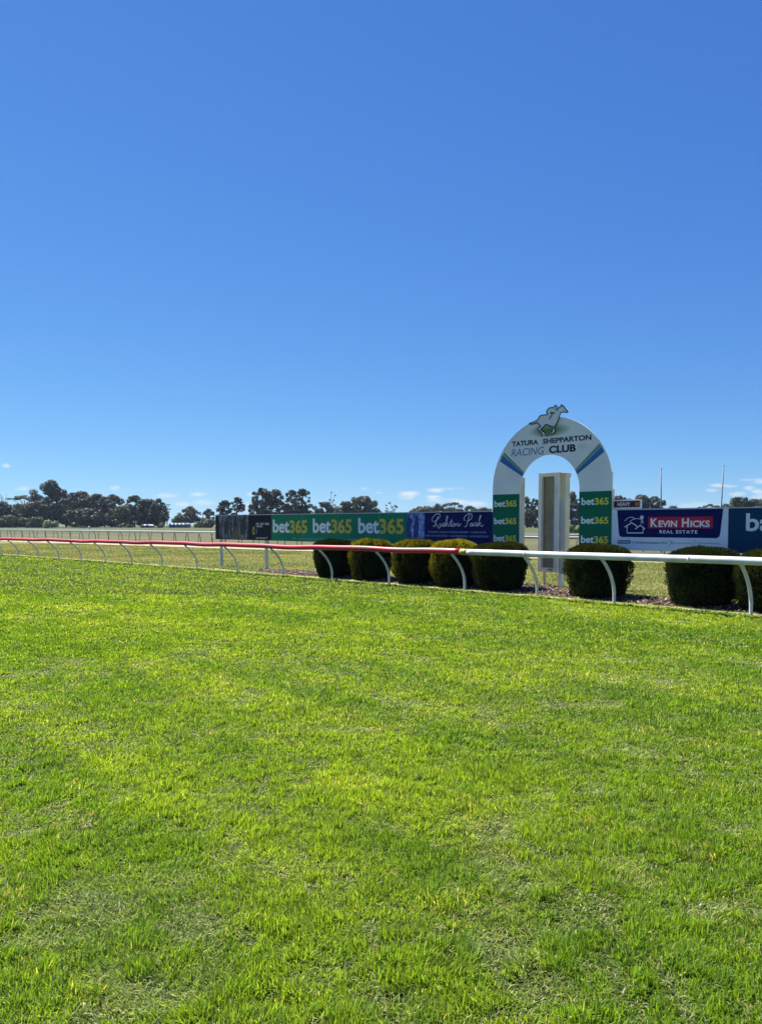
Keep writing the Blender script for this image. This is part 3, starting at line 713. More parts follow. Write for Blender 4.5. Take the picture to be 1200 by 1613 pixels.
def au(px, py): a, z = BP.uz(px, py); return a - uA0, z
# green leg panels
zlg = .5 * (au(778, 779.5)[1] + au(937, 773.5)[1]); zlb = .62
for (x0, x1, cols) in ((.004, legw - .004, ((778.6, 795.8, 813.6), )), (AW - legw + .004, AW - .004, ((915.6, 936.2, 958.4), ))):
    pn = MB().box(x0, x1, -.006, -.001, zlb, zlg).build('leg_panel', M['green_dark'], arch)
    for yt, yb in (((788.6, 798.8), (815.6, 825.8), (842.4, 852.6)) if x0 < 1 else ((784.3, 795.8), (814.0, 825.2), (843.6, 855.2))):
        xa, xm, xb = cols[0]
        dx = -(yt - 788) * .016
        q0 = au(xa + dx, yt); zt2 = q0[1]; zb2 = au(xa + dx, yb)[1]
        letter('bet', q0[0], au(xm + dx, yt)[0], zb2, zt2, -.0065, M['sign_white'], pn, bold=.028)
        letter('365', au(xm + dx + .4, yt)[0], au(xb + dx * .8, yt)[0], zb2, zb2 + (zt2 - zb2) * .97, -.0065, M['gold_bright'], pn, bold=.028)
# title
def atext(s, px0, px1, yl, yh, m, **k):
    a0, zl = au(px0, yl); zh = au(px0, yh)[1]
    return letter(s, a0, au(px1, yl)[0], zl, zh, -.001, m, arch, **k)
atext('TATURA', 806, 847.4, 703.9, 695.8, M['ink'], bold=.032)
atext('SHEPPARTON', 854.6, 930.8, 699.6, 691.4, M['ink'], bold=.032)
atext('RACING', 804.8, 856.4, 719.4, 707.8, M['ltblue'], bold=.005, shear=.18)
atext('CLUB', 864.2, 906.5, 714.5, 702.6, M['ink'], bold=.04)
atext('INC', 909.5, 924.5, 706.8, 699.6, M['ghost'], bold=-.0, name='faded_lettering')
# stripes
for b_poly, g_poly in (([(787.2, 727), (790.8, 717.4), (824.4, 746.6), (824.0, 751.4)], [(790.8, 717.4), (793.6, 713.2), (824.6, 744.4), (824.4, 746.6)]),
                       ([(951, 711.9), (947.9, 703.4), (906.6, 743.4), (908.3, 747.4)], [(947.9, 703.4), (944.2, 699), (905.6, 740.6), (906.6, 743.4)])):
    def clampp(p):
        a, z = au(*p); v = Vector((a - RO, z - ZC)); r = v.length
        if r > RO - .004: v *= (RO - .004) / r
        v2 = Vector((v.x, v.y + ZC - ZCI)); 
        if v2.length < RI + .004 and v2.length > 0: v2 *= (RI + .004) / v2.length
        return (v2.x + RO, v2.y + ZCI)
    pb = [clampp(p) for p in b_poly]; pg = [clampp(p) for p in g_poly]
    MB().prism(pb, -.003, -.0005).build('blue_stripe', M['stripe_blue'], arch)
    MB().prism(pg, -.003, -.0005).build('green_stripe', M['stripe_green'], arch)
    strokes([[pg[1], pg[2]]], .014, -.0005, M['ink_line'], arch, 'dark_line', smooth=False, dep=.004)
# horse and jockey cutout
HS = [(140,635),(240,595),(330,545),(355,505),(385,460),(425,440),(490,430),(550,425),(566,405),(545,372),(550,338),(578,298),(612,268),(655,258),(700,260),(722,238),(742,214),(772,208),
      (793,240),(786,282),(742,322),(748,345),(782,340),(806,305),(832,258),(884,232),(890,185),(925,212),(962,242),(1000,300),(1046,350),(1028,374),(960,366),(900,370),(872,398),(852,460),(832,530),(800,600),(768,662),(725,708),
      (738,760),(746,790),(738,842),(690,874),(640,906),(525,922),(600,895),(650,850),(680,800),(690,752),(688,712),(630,690),(530,658),(480,705),(410,772),(440,810),(500,842),(522,882),(470,890),(428,942),(420,930),(440,882),(400,835),(336,772),(340,745),(402,700),(365,652),(322,608),(240,640),(165,650)]
def hz(x, y): return au(825 + x / 15, 625 + y / 15)
MB().prism([hz(x, y) for x, y in HS], -.022, -.008).build('horse_cutout', M['arch'], arch)
outl = [[(322,608),(240,640),(165,650),(140,635),(240,595),(330,545),(355,505),(385,460),(425,440),(490,430),(550,425),(566,405),(545,372),(550,338),(578,298),(612,268),(655,258),(700,260),(722,238),(742,214),(772,208),(793,240),(786,282),(742,322)],
        [(782,340),(806,305),(832,258),(884,232),(890,190),(925,212),(962,242),(1000,300),(1046,350),(1028,374),(960,366),(900,370),(872,398),(852,460),(832,530),(800,600),(768,662),(725,708),(738,760),(746,790),(738,842),(690,874),(640,906)],
        [(525,918),(600,895),(650,850),(680,800),(690,752),(688,712),(630,690),(530,658),(480,705),(410,772),(440,810),(500,842),(522,880)],
        [(322,608),(365,652),(402,700),(340,745),(336,772),(400,835),(440,882),(422,938)],
        [(640,370),(672,425),(640,480),(608,530)],[(668,362),(700,392),(742,384)]]
ho = strokes([[hz(x, y) for x, y in l] for l in outl], .024, -.0225, M['ink_line'], arch, 'horse_outline')
# small fitting on the crown's right shoulder
q = au(920, 674); MB().tube([(q[0], .05, q[1] - .06), (q[0], .05, q[1] + .03)], .012, 6).tube([(q[0] + .06, .05, q[1] - .12), (q[0] + .06, .05, q[1] - .02)], .015, 6).build('fitting', M['pole'], arch)
# steel post behind the right leg
SPL = Plane(BP.world(0, .22), BP.u); us = SPL.uz(963.2, 800)[0]
po = empty('support_post', SPL.world(us), ANG, 'thin grey steel post standing behind the right leg of the arch', 'post')
MB().tube([(0, 0, -.1), (0, 0, SPL.uz(963, 743)[1])], .014, 10).build('tube', M['pole'], po, smooth=True)
MB().tube([(0, 0, 0), (0, 0, .12)], .03, 10).build('base', M['galv'], po)

# ------------------------------------------------------------------ judge's box behind the arch
JP = Plane(BP.world(uA0, .75), BP.u)
u0j = JP.uz(847.2, 820)[0]; u1j = JP.uz(878.6, 820)[0]; zt = JP.uz(848, 745.5)[1]; zb = JP.uz(846, 900.3)[1]; LJ = u1j - u0j
jb = empty('finish_line_cabinet', JP.world(u0j), ANG, 'tall narrow grey and cream cabinet with an open slot, standing inside the arch', 'cabinet')
fw = .125; DJ = .30
mb = MB(); mb.box(0, LJ, 0, .05, zt - fw * .75, zt); mb.box(0, LJ, 0, .05, zb, zb + fw * .9)
mb.box(0, fw, 0, .05, zb + fw * .9 + .001, zt - fw * .75 - .001); mb.box(LJ - fw * 1.1, LJ, 0, .05, zb + fw * .9 + .001, zt - fw * .75 - .001)
mb.build('front_frame', M['box_grey'], jb, bevel=.004)
MB().box(fw - .03, fw - .005, -.012, .0, zb + fw, zt - fw).box(LJ - fw * 1.1 + .005, LJ - fw * 1.1 + .03, -.012, .0, zb + fw, zt - fw).build('slot_trim', M['galv'], jb, bevel=.003)
mb = MB(); mb.box(.02, .04, .052, DJ, zb + .02, zt - .02); mb.box(LJ - .04, LJ - .01, .052, DJ, zb + .02, zt - .02); mb.box(.041, LJ - .041, DJ - .02, DJ, zb + .02, zt - .02)
mb.build('cabinet_walls', M['cream'], jb)
MB().box(.041, LJ - .19, .075, .09, zb + .03, zt - .03).build('inner_board', M['box_in'], jb)
MB().box(LJ - .165, LJ - .045, .20, .21, zb + .03, zt - .03).build('inner_gap_shade', M['black'], jb)  # black sheet painting in the shade of the slot's open side
MB().box(.0, LJ + .005, .052, DJ, zt - .017, zt).box(LJ + .006, LJ + .15, .10, DJ + .04, zt - .11, zt - .02).build('cabinet_top', M['cream'], jb)
MB().box(.0, LJ, .052, DJ, zb, zb + .018).build('cabinet_floor', M['box_grey'], jb)
MB().box(LJ - .009, LJ + .13, .12, DJ + .02, zb - .05, zt - .111).build('side_casing', M['cream'], jb, bevel=.004)
MB().box(LJ - .008, LJ + .05, .06, .118, zb - .02, zt * .75).build('side_batten', M['galv'], jb)
zp = -.1
MB().box(.10, .15, .10, .16, zp, zb).build('leg', M['cream'], jb, bevel=.004)
MB().box(LJ - .01, LJ + .11, .0 + .02, .118, zp, zb - .03).build('leg', M['box_grey'], jb, bevel=.004)
MB().box(LJ * .55, LJ * .75, -.03, -.002, zb + .055, zb + .075).build('latch', M['black'], jb)

# ------------------------------------------------------------------ track rating sign
TP = Plane(BP.world(0, .09), BP.u)
u0t = TP.uz(965.5, 793)[0]; u1t = TP.uz(1009.3, 793)[0]; z1t = TP.uz(966, 787.6)[1]; z0t = TP.uz(966, 799.5)[1]
ts_ = empty('track_rating_sign', TP.world(u0t), ANG, 'small maroon sign reading HEAVY 10 in a pale frame, above the pale blue board', 'sign')
LT = u1t - u0t
MB().box(0, LT, 0, .04, z0t - .03, z1t).build('sign_frame', M['sign_white'], ts_, bevel=.003)
MB().box(.02, LT - .03, -.004, -.0005, z0t + .0, z1t - .028).build('sign_panel', M['maroon'], ts_)
zl_ = z0t + .03; zh_ = z1t - .06
letter('HEAVY', TP.uz(972, 793)[0] - u0t, TP.uz(992, 793)[0] - u0t, zl_, zh_, -.0045, M['sign_white'], ts_, bold=.015)
letter('10', TP.uz(1000.5, 793)[0] - u0t, TP.uz(1006.5, 793)[0] - u0t, zl_, zh_, -.0045, M['orange'], ts_, bold=.01)
for q in (.12, LT - .12): MB().box(q - .02, q + .02, .042, .075, ZT - .5, z1t - .02).box(q - .02, q + .02, -.054, .0415, ZT - .4, ZT - .3).build('bracket', M['galv'], ts_, bevel=.004)

# ------------------------------------------------------------------ tall thin poles
for i, (xb, xt, yt, d, lb) in enumerate(((1041.5, 1040.3, 738.5, 42, 'upright thin grey pole, left one of the pair behind the pale blue board'), (1131.5, 1139.2, 733, 42, 'slightly leaning thin grey pole, right one of the pair behind the pale blue board'))):
    top = at(xt, yt, d); b0 = at(xb, 850, d)
    x0 = b0.x + (top.x - b0.x) * 0
    o = empty('flag_pole', (x0, d, 0), 0, lb, 'pole', 'thin poles beyond the boards')
    MB().tube([(0, 0, -.1), (top.x - x0, 0, top.z)], [.036, .032], 8).build('shaft', M['pole'], o, smooth=True)
    MB().tube([(top.x - x0, 0, top.z), (top.x - x0, 0, top.z + .05)], [.05, .03], 8).build('cap', M['galv'], o)

# ------------------------------------------------------------------ clipped bushes
def bush(px, off, rad, hgt, gold, label, seed, sq=1.0):
    rnd = np.random.default_rng(seed)
    # point on the bed whose direction matches px
    xr, yr, kr = ray(px, 900)
    t = min(np.linspace(ft[0] - 6, t_end + 2, 3000), key=lambda q: abs(rl(q, off)[0] / rl(q, off)[1] - xr / yr)); x, y = rl(t, off)
    o = empty('clipped_bush', (x, y, 0), 0, label, 'bush', 'clipped conifer bushes along the rail')
    def prof(v):   # radius at relative height
        v = np.clip(v, 0, 1)
        side = .76 + .26 * np.sin(np.clip(v / .60, 0, 1) * np.pi / 2)
        return rad * side * np.where(v > .76, np.clip(1 - ((v - .76) / .245) ** 2.8, 0, 1) ** .42, 1)
    n = 15000
    v = rnd.uniform(0, 1.0, n); top = rnd.uniform(0, 1, n) < .30
    th = rnd.uniform(0, 2 * np.pi, n)
    rr_ = prof(v); vv = v.copy()
    q = np.sqrt(rnd.uniform(0, 1, n)); rr_[top] = rad * q[top] * .98
    vv[top] = .76 + .24 * np.clip(1 - q[top] ** 3.2, 0, 1) ** .42
    lump = 1 + .17 * (fbm(th * 1.6 + 10, vv * 3, .55, seed) - .5) * 2 + .035 * (vnoise(th * 9 + 50, vv * 2.0, .9, seed + 2) - .5) * 2
    rr_ = rr_ * lump * rnd.uniform(.92, 1.035, n)
    zz = vv * hgt * (1 + .12 * (fbm(rr_ * np.cos(th) + 9, rr_ * np.sin(th) + 9, .35, seed + 4) - .5)) + .02
    c = np.stack([rr_ * np.cos(th), rr_ * np.sin(th), zz], 1)
    out = np.stack([np.cos(th), np.sin(th), np.where(vv > .85, 1.3, .0)], 1)
    dirv = out * rnd.uniform(.2, .9, (n, 1)) + np.array([0, 0, 1.0]) * rnd.uniform(.5, 1.1, (n, 1)) + rnd.normal(0, .28, (n, 3))
    dirv /= np.linalg.norm(dirv, axis=1)[:, None]
    s = np.cross(dirv, rnd.normal(0, 1, (n, 3))); s /= np.linalg.norm(s, axis=1)[:, None]
    L = rnd.uniform(.025, .062, (n, 1)) * (1 + .8 * (rnd.uniform(0, 1, (n, 1)) > .96)); Wd = rnd.uniform(.005, .013, (n, 1))
    co = np.stack([c - dirv * L * .5, c + s * Wd, c + dirv * L * .6, c - s * Wd], 1).reshape(-1, 3)
    loops = np.arange(n * 4); st = np.arange(n) * 4
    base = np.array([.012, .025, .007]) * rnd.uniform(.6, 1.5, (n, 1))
    # new golden growth on the crown; gold on the left side paints in sunlight
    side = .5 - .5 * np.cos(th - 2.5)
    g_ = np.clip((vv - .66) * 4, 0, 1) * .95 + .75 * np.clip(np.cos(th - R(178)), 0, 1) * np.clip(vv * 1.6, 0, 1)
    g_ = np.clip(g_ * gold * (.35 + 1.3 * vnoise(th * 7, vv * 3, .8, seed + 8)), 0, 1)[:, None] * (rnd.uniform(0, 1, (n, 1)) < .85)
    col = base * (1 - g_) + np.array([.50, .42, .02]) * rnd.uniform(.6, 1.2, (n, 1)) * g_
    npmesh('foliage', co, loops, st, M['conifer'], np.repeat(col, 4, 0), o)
    # twiggy inner mass and stem
    mb = MB(); ring = []; K = 28
    vs = np.linspace(.0, .999, 18)
    for vq in vs:
        r_ = float(prof(np.array([vq]))[0]) * .925
        ring.append([(r_ * math.cos(2*math.pi*k/K) * (1 + .03 * math.sin(k * 2.3 + vq * 9 + seed)), r_ * math.sin(2*math.pi*k/K) * (1 + .03 * math.sin(k * 1.7 + vq * 7)), .03 + vq * hgt * .955) for k in range(K)])
    for i in range(len(ring) - 1):
        for k in range(K): mb.quad(ring[i][k], ring[i][(k+1) % K], ring[i+1][(k+1) % K], ring[i+1][k])
    mb.v += ring[-1]; mb.f.append(tuple(range(len(mb.v) - K, len(mb.v)))); mb.v += ring[0]; mb.f.append(tuple(range(len(mb.v) - K, len(mb.v))))
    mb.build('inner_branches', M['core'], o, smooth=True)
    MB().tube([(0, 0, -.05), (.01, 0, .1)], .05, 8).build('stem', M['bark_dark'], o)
    return o
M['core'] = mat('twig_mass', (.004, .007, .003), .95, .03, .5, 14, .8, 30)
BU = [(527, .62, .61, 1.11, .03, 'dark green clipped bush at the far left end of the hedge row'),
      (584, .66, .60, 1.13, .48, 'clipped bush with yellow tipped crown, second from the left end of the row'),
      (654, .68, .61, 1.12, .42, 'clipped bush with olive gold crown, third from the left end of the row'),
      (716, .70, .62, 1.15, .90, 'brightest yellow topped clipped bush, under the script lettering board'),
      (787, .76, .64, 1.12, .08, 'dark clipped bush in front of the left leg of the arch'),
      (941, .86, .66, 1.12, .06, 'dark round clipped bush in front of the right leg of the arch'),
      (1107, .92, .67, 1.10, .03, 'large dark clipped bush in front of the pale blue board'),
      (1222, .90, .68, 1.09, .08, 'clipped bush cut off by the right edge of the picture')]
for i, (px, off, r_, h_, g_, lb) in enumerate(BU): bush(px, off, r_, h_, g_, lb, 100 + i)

# ------------------------------------------------------------------ trees
def crown(n_per, blobs, size, cols, rnd, thin=1.0):
    C_, N_, K_ = [], [], []
    for (cx, cy, cz, rx, ry, rz, tone) in blobs:
        k = max(14, int(n_per * (rx * rz) * thin))
        v = rnd.normal(0, 1, (k, 3)); v /= np.linalg.norm(v, axis=1)[:, None]
        r = rnd.uniform(.25, 1, (k, 1)) ** .45
        # leafy clusters: pull points towards a set of twig ends
        p = v * r * np.array([rx, ry, rz]) + np.array([cx, cy, cz])
        C_.append(p); N_.append(v)
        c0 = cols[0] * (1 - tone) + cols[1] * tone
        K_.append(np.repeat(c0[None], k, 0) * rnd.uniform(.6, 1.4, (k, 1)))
    c = np.concatenate(C_); col = np.concatenate(K_); n = len(c)
    nv = np.concatenate(N_) + rnd.normal(0, .55, (n, 3)); nv /= np.linalg.norm(nv, axis=1)[:, None]
    a = np.cross(nv, rnd.normal(0, 1, (n, 3))); a /= np.linalg.norm(a, axis=1)[:, None]
    b = np.cross(nv, a); b /= np.linalg.norm(b, axis=1)[:, None]
    s = size * rnd.uniform(.5, 1.3, (n, 1))
    co = np.stack([c - a * s, c + b * s * .55, c + a * s, c - b * s * .55], 1).reshape(-1, 3)
    return co, np.repeat(col, 4, 0), n
DARKG = (np.array([.014, .020, .014]), np.array([.055, .064, .050])); MIDG = (np.array([.035, .055, .024]), np.array([.09, .115, .055])); GREYG = (np.array([.030, .038, .028]), np.array([.140, .145, .115]))
WARMG = (np.array([.020, .021, .014]), np.array([.085, .074, .056]))
def tree(name, px, ytop, wpx, d, cols, label, seed, kind='dense', ybot=None, cat='tree', group=None):
    rnd = np.random.default_rng(seed); pr = random.Random(seed)
    top = at(px, ytop, d); x = top.x; H = top.z; hw = wpx * d / F / 2
    o = empty(name, (x, d, 0), 0, label, cat, group)
    blobs = []; lim = []
    if kind == 'shrub':
        nb = max(5, int(wpx / 4))
        for i in range(nb):
            a = pr.uniform(-1, 1); r = H * pr.uniform(.28, .40)
            zc = (H - r) * pr.uniform(.25, 1) * math.sqrt(max(.05, 1 - a * a * .8)); blobs.append((a * (hw - r * .6), pr.uniform(-.5, .5) * hw, zc, r * 1.1, r, r, pr.random()))
        dens = 210
    elif kind == 'dense':
        nb = 75
        for i in range(nb):
            a = pr.uniform(-1, 1); z = pr.uniform(.10, 1)
            env = max(0, 1 - max(0, (z - .40) / .62) ** 3.2) ** .5 * (1 if z > .25 else .85)
            rr_ = hw * pr.uniform(.12, .26); rz = rr_ * pr.uniform(.7, 1.0); rz = min(rz, H * .16)
            blobs.append((a * max(0, hw * env - rr_ * .5), pr.uniform(-.7, .7) * hw * env, z * (H - rz * 1.0), rr_, rr_, rz, pr.random() * (.35 + .65 * z)))  # clump tone rises with height, painting in lit crown tops
        blobs.append((0, 0, H * .90, hw * .28, hw * .3, H * .10, .7))
        dens = 150
    elif kind == 'gum':                      # open crown, separate rounded clumps on limbs
        nb = 42
        for i in range(nb):
            z = pr.uniform(.30, 1); env = math.sin(min(1, (1.08 - z) / .55) * math.pi / 2) if z > .5 else .9
            a = pr.uniform(-1, 1); rr_ = hw * pr.uniform(.15, .28); rz = rr_ * pr.uniform(.7, 1.0)
            blobs.append((a * max(0, hw * env - rr_ * .6), pr.uniform(-.6, .6) * hw, z * (H - rz), rr_, rr_, rz, pr.random() * (.3 + .7 * z)))  # higher clumps coloured lighter, top light put into the leaf tint
        blobs.append((pr.uniform(-.2, .2) * hw, 0, H - hw * .12, hw * .24, hw * .24, hw * .13, .7))
        dens = 135
    elif kind == 'sparse':
        nb = 15
        for i in range(nb):
            z = pr.uniform(.45, 1); a = pr.uniform(-1, 1); rr_ = hw * pr.uniform(.12, .22)
            blobs.append((a * hw * (1.15 - z * .35) - a * rr_, pr.uniform(-.5, .5) * hw, z * (H - rr_ * .5), rr_, rr_, rr_ * .55, pr.random()))
        dens = 80
    elif kind == 'umbrella':
        for i in range(14):
            a = pr.uniform(-1, 1); rr_ = hw * pr.uniform(.16, .26)
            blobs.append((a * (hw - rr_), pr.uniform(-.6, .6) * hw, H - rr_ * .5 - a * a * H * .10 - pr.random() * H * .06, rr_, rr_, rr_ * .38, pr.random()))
        dens = 140
    sz = .30 if d > 200 else .12
    area = sum(b[3] * b[5] for b in blobs)
    co, cc, n = crown(dens * (1 if d > 200 else 6), blobs, sz, cols, rnd)
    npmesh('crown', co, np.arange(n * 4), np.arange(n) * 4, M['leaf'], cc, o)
    # trunk and limbs reaching the clumps
    mb = MB(); th = H * (.35 if kind in ('gum', 'sparse') else .5); r0 = max(.06, H * .022)
    lean = pr.uniform(-.06, .06) * H
    if kind != 'shrub':
        mb.tube([(0, 0, -.3), (lean * .3, 0, th * .5), (lean, 0, th)], [r0 * 1.3, r0, r0 * .75], 7)
        for b in pr.sample(blobs, min(len(blobs), 11)):
            mid = (lean + (b[0] - lean) * .4, b[1] * .4, th + (b[2] - th) * .55 + (.04 * H if b[2] > th else 0))
            mb.tube([(lean, 0, th * .92), mid, (b[0], b[1], b[2])], [r0 * .5, r0 * .34, r0 * .12], 5)
        mb.build('trunk', M['bark'], o, smooth=True)
    else:
        for k in range(5): mb.tube([(0, 0, 0), (pr.uniform(-.5, .5) * hw, pr.uniform(-.4, .4) * hw, H * .5)], [r0, r0 * .5], 5)
        mb.build('stems', M['bark'], o)
    return o
GT = 'gum trees along the far side of the course'
TREES = [
 (3, 789, 36, 330, 'dense', DARKG, 'dark tree cut off by the left edge of the picture'),
 (36, 779, 48, 345, 'umbrella', WARMG, 'flat topped tree just left of the tallest tree'),
 (30, 793, 67, 335, 'dense', WARMG, 'low wide tree under the flat topped one at the left'),
 (80, 755.5, 62, 330, 'gum', DARKG, 'tallest gum tree at the left with a ragged domed crown'),
 (72, 786, 67, 322, 'dense', DARKG, 'dark lower tree in front of the tallest gum'),
 (104, 777, 48, 350, 'dense', DARKG, 'dark tree right against the tallest gum'),
 (127, 773, 53, 338, 'dense', WARMG, 'brownish domed tree right of the tallest gum'),
 (152, 777, 53, 330, 'dense', DARKG, 'wide dark tree in the middle of the left wood'),
 (177, 778, 50, 338, 'dense', WARMG, 'round brownish tree at the right of the left wood'),
 (140, 800, 72, 318, 'dense', DARKG, 'low dark tree at the foot of the left wood'),
 (191, 796, 36, 322, 'dense', MIDG, 'lower greener tree at the dip in the left wood'),
 (212, 779.5, 46, 330, 'dense', DARKG, 'broad dark tree just right of the dip in the left wood'),
 (232, 785, 38, 325, 'dense', DARKG, 'dark tree with a lower crown above the white sheds'),
 (250, 785, 34, 322, 'gum', DARKG, 'upright dark gum above the white sheds'),
 (263, 794, 20, 318, 'sparse', DARKG, 'small ragged gum at the right end of the left wood'),
 (298, 797, 38, 350, 'gum', GREYG, 'pale green airy tree above the long white sheds'),
 (329, 801, 20, 345, 'dense', GREYG, 'small pale tree beside the black board'),
 (355, 787.5, 28, 300, 'dense', DARKG, 'twin topped dark tree above the black board'),
 (374, 782, 24, 300, 'dense', DARKG, 'pointed dark tree above the black board'),
 (412, 768, 42, 290, 'dense', DARKG, 'tall dark tree above the left end of the green board'),
 (434, 770, 40, 292, 'dense', DARKG, 'open crowned gum next to the tall dark tree above the green board'),
 (459, 771, 26, 290, 'dense', DARKG, 'slim gum in the middle of the group above the green board'),
 (477, 769.5, 32, 288, 'dense', DARKG, 'rounded dark gum at the right of the group above the green board'),
 (402, 788, 20, 286, 'dense', DARKG, 'low dark tree at the left foot of the group above the green board'),
 (511, 790, 40, 300, 'dense', GREYG, 'low grey green tree between the dark group and the dome shaped one'),
 (523, 774.5, 15, 298, 'sparse', DARKG, 'thin tufted gum sticking up above the green board'),
 (570, 781, 62, 290, 'dense', GREYG, 'broad dome shaped grey green tree above the green board'),
 (545, 789, 38, 286, 'dense', GREYG, 'grey green tree at the left shoulder of the dome shaped one'),
 (617, 791, 28, 270, 'sparse', MIDG, 'small airy gum above the right end of the green board'),
 (668, 797, 54, 330, 'dense', GREYG, 'low grey tree above the left of the dark blue board'),
 (690, 793, 35.1, 328, 'gum', GREYG, 'small gum left of the flat topped one above the dark blue board'),
 (713, 790.5, 40.5, 330, 'umbrella', GREYG, 'flat topped open gum above the dark blue board'),
 (712, 799, 54, 335, 'dense', GREYG, 'low tree under the flat topped gum above the dark blue board'),
 (741, 796, 29.7, 330, 'dense', GREYG, 'small round tree above the right of the dark blue board'),
 (763, 799, 40.5, 330, 'dense', GREYG, 'low tree touching the left leg of the arch'),
 (830, 782, 29, 300, 'gum', DARKG, 'gum seen through the arch left of the cabinet'),
 (843, 785, 26.1, 305, 'gum', DARKG, 'gum half hidden by the left side of the cabinet'),
 (836, 800, 37.7, 296, 'dense', DARKG, 'low dark tree seen through the arch left of the cabinet'),
 (901, 774, 29, 300, 'gum', DARKG, 'tall gum seen through the arch right of the cabinet'),
 (905, 790, 37.7, 296, 'dense', DARKG, 'low dark tree seen through the arch right of the cabinet'),
 (976, 780, 35.1, 300, 'dense', GREYG, 'grey tree behind the small maroon sign'),
 (1008, 778.5, 48.6, 298, 'dense', GREYG, 'broad grey tree just right of the small maroon sign'),
 (1031, 781, 37.8, 300, 'dense', GREYG, 'round grey tree touching the left thin pole'),
 (1058, 796, 32.4, 320, 'dense', GREYG, 'low tree right of the left thin pole'),
 (1102, 798, 18.9, 320, 'dense', MIDG, 'tiny low tree midway between the thin poles'),
 (1119, 793, 29.7, 318, 'umbrella', DARKG, 'small dark tree left of the leaning thin pole'),
 (1162, 782, 48.6, 300, 'dense', GREYG, 'open grey gum right of the leaning thin pole'),
 (1188, 785.5, 59.4, 300, 'dense', GREYG, 'grey tree at the right edge of the picture'),
 (116, 784, 40, 356, 'dense', DARKG, 'tree at the back of the left wood between two domed crowns'),
 (165, 783, 40, 356, 'dense', DARKG, 'tree at the back of the left wood, right of the brownish dome'),
 (222, 790, 36, 352, 'dense', DARKG, 'tree at the back behind the broad dark tree'),
 (244, 800, 40, 330, 'dense', DARKG, 'low dark tree behind the small white roofed shed'),
 (284, 811, 26, 345, 'dense', MIDG, 'low green tree filling the gap above the left end of the long white shed'),
 (468, 795, 48, 298, 'dense', DARKG, 'low dark tree at the right foot of the group above the green board'),
 (447, 792, 30, 296, 'dense', DARKG, 'low dark tree filling the gap in the group above the green board'),
]
for i, (px, yt, w, d, k, c, lb) in enumerate(TREES): tree('gum_tree', px, yt, w, d, c, lb, 500 + i, k, group=GT)
SH = [(4, 808, 30, 305, MIDG, 'dark green shrub at the left edge of the picture'), (24, 809, 30, 302, MIDG, 'round green shrub, second from the left edge'),
      (42, 812, 24, 300, MIDG, 'lower green shrub between two rounder ones at the left'), (58, 810, 24, 300, MIDG, 'round green shrub just left of the pale leafy mound'),
      (130, 826.5, 14, 290, MIDG, 'tiny round shrub at the foot of the left wood'), (318, 812, 26, 300, MIDG, 'green shrub right of the long white sheds'),
      (333, 814, 20, 296, MIDG, 'green shrub touching the black board'), (200, 822, 24, 305, MIDG, 'low shrub at the foot of the broad dark tree'),
      (253, 822, 14, 300, MIDG, 'low shrub between the white sheds')]
for i, (px, yt, w, d, c, lb) in enumerate(SH): tree('shrub', px, yt, w, d, c, lb, 900 + i, 'shrub', cat='shrub', group='shrubs at the foot of the far trees')
LEAFY = (np.array([.18, .22, .11]), np.array([.46, .50, .33]))
tree('shrub', 82, 817.5, 32, 270, LEAFY, 'pale leafy mound of a shrub below the tallest gum', 950, 'shrub', cat='shrub')
tree('shrub', 897, 824, 16, 132, (np.array([.05, .10, .025]), np.array([.13, .20, .06])), 'bright green shrub right beside the cabinet, seen through the arch', 951, 'shrub', cat='shrub')
tree('shrub', 908, 825, 16, 134, (np.array([.05, .10, .025]), np.array([.13, .20, .06])), 'bright green shrub behind the right leg of the arch', 952, 'shrub', cat='shrub')
# distant leafless tree top at the left edge
o = empty('bare_tree', (*at(7, 790, 350).xy, 0), 0, 'leafless twiggy tree standing above the trees at the left edge', 'tree')
mb = MB(); pr = random.Random(3)
mb.tube([(0, 0, 0), (0, 0, 9)], [.3, .15], 6)
for k in range(14):
    a = pr.uniform(-2.2, 2.2); z = pr.uniform(6, 9); mb.tube([(0, 0, z), (a * .5, pr.uniform(-1, 1), z + 3), (a, pr.uniform(-1, 1), z + pr.uniform(4, 8))], [.10, .07, .03], 4)
mb.build('branches', M['bark'], o)

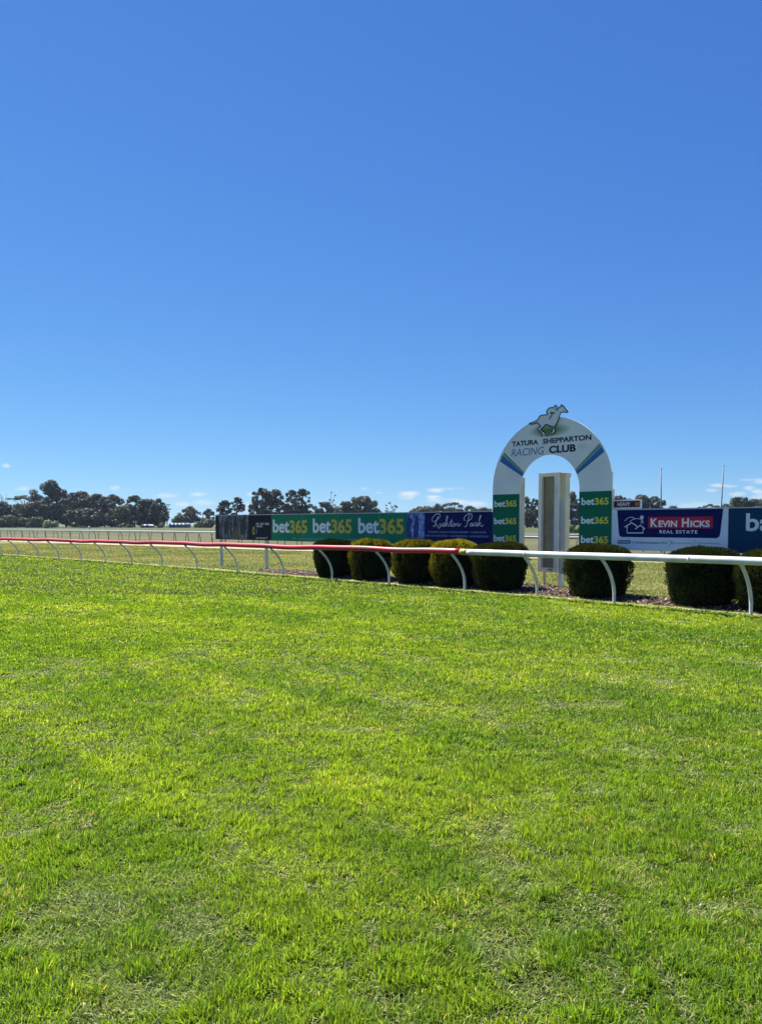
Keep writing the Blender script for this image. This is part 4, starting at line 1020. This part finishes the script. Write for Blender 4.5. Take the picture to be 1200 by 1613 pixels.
# ------------------------------------------------------------------ sheds, post and parked ute in the distance
def shed(px0, px1, ytop, yb, d, label, n):
    a = at(px0, yb, d); b = at(px1, yb, d); zt_ = at(px0, ytop, d).z; L_ = b.x - a.x
    o = empty('white_shed', (a.x, d, 0), 0, label, 'shed', 'white sheds below the far trees')
    MB().box(0, L_, 0, 6, 0, zt_ * .62).build('wall', M['shed_wall'], o)
    for k in range(n):
        w_ = L_ / n; x0 = k * w_ + .04; x1 = (k + 1) * w_ - .04
        mb = MB(); mb.prism([(x0, zt_ * .622), (x0 + w_ * .25, zt_ * .93), (x0 + w_ * .5, zt_), (x0 + w_ * .75, zt_ * .93), (x1, zt_ * .622)], -.3, 6.3); mb.build('roof', M['roof'], o)
        MB().box(x0 + w_ * .3, x0 + w_ * .65, -.05, -.01, 0, zt_ * .48).build('door', M['dark_glass'], o)
shed(222, 236, 826.0, 830.5, 300, 'small white roofed shed in the gap below the dark trees', 2)
shed(266, 295, 824.0, 830.5, 302, 'long white shed with several peaked roofs below the pale tree', 5)
tw = empty('timing_post', (*at(609.5, 812, 100).xy, 0), 0, 'white box on a dark post peeping over the right end of the green board', 'post')
zt_ = at(609.5, 804.5, 100).z
MB().box(-.10, .10, -.1, .1, 0, zt_ - .28).build('post', M['far_post'], tw); MB().box(-.25, .25, -.2, .2, zt_ - .279, zt_).build('box', M['roof'], tw, bevel=.02)
c = at(141, 831, 210); mk = empty('marker_post', (c.x, 210, 0), 0, 'tiny white marker standing in the grass in front of the left wood', 'marker')
MB().tube([(0, 0, 0), (0, 0, .45), (0, 0, .9)], [.34, .26, .2], 12).build('body', M['roof'], mk)
MB().tube([(0, 0, .9), (0, 0, .98)], [.22, .12], 12).build('cap', M['roof'], mk)

# ------------------------------------------------------------------ thin air between here and the far trees
hz_m = bpy.data.materials.new('haze'); hz_m.use_nodes = True; t = hz_m.node_tree; t.nodes.clear()
pv = N(t, 'ShaderNodeVolumePrincipled'); pv.inputs['Color'].default_value = (.62, .80, 1, 1); pv.inputs['Density'].default_value = .00009; pv.inputs['Anisotropy'].default_value = .2
mo = N(t, 'ShaderNodeOutputMaterial'); t.links.new(pv.outputs[0], mo.inputs['Volume'])
hb = MB().box(-1600, 1600, -1600, 1600, -1, 27).build('haze', hz_m); tag(hb, kind='stuff')

# ------------------------------------------------------------------ render settings
scene.cycles.max_bounces = 8; scene.cycles.transparent_max_bounces = 8; scene.cycles.diffuse_bounces = 4
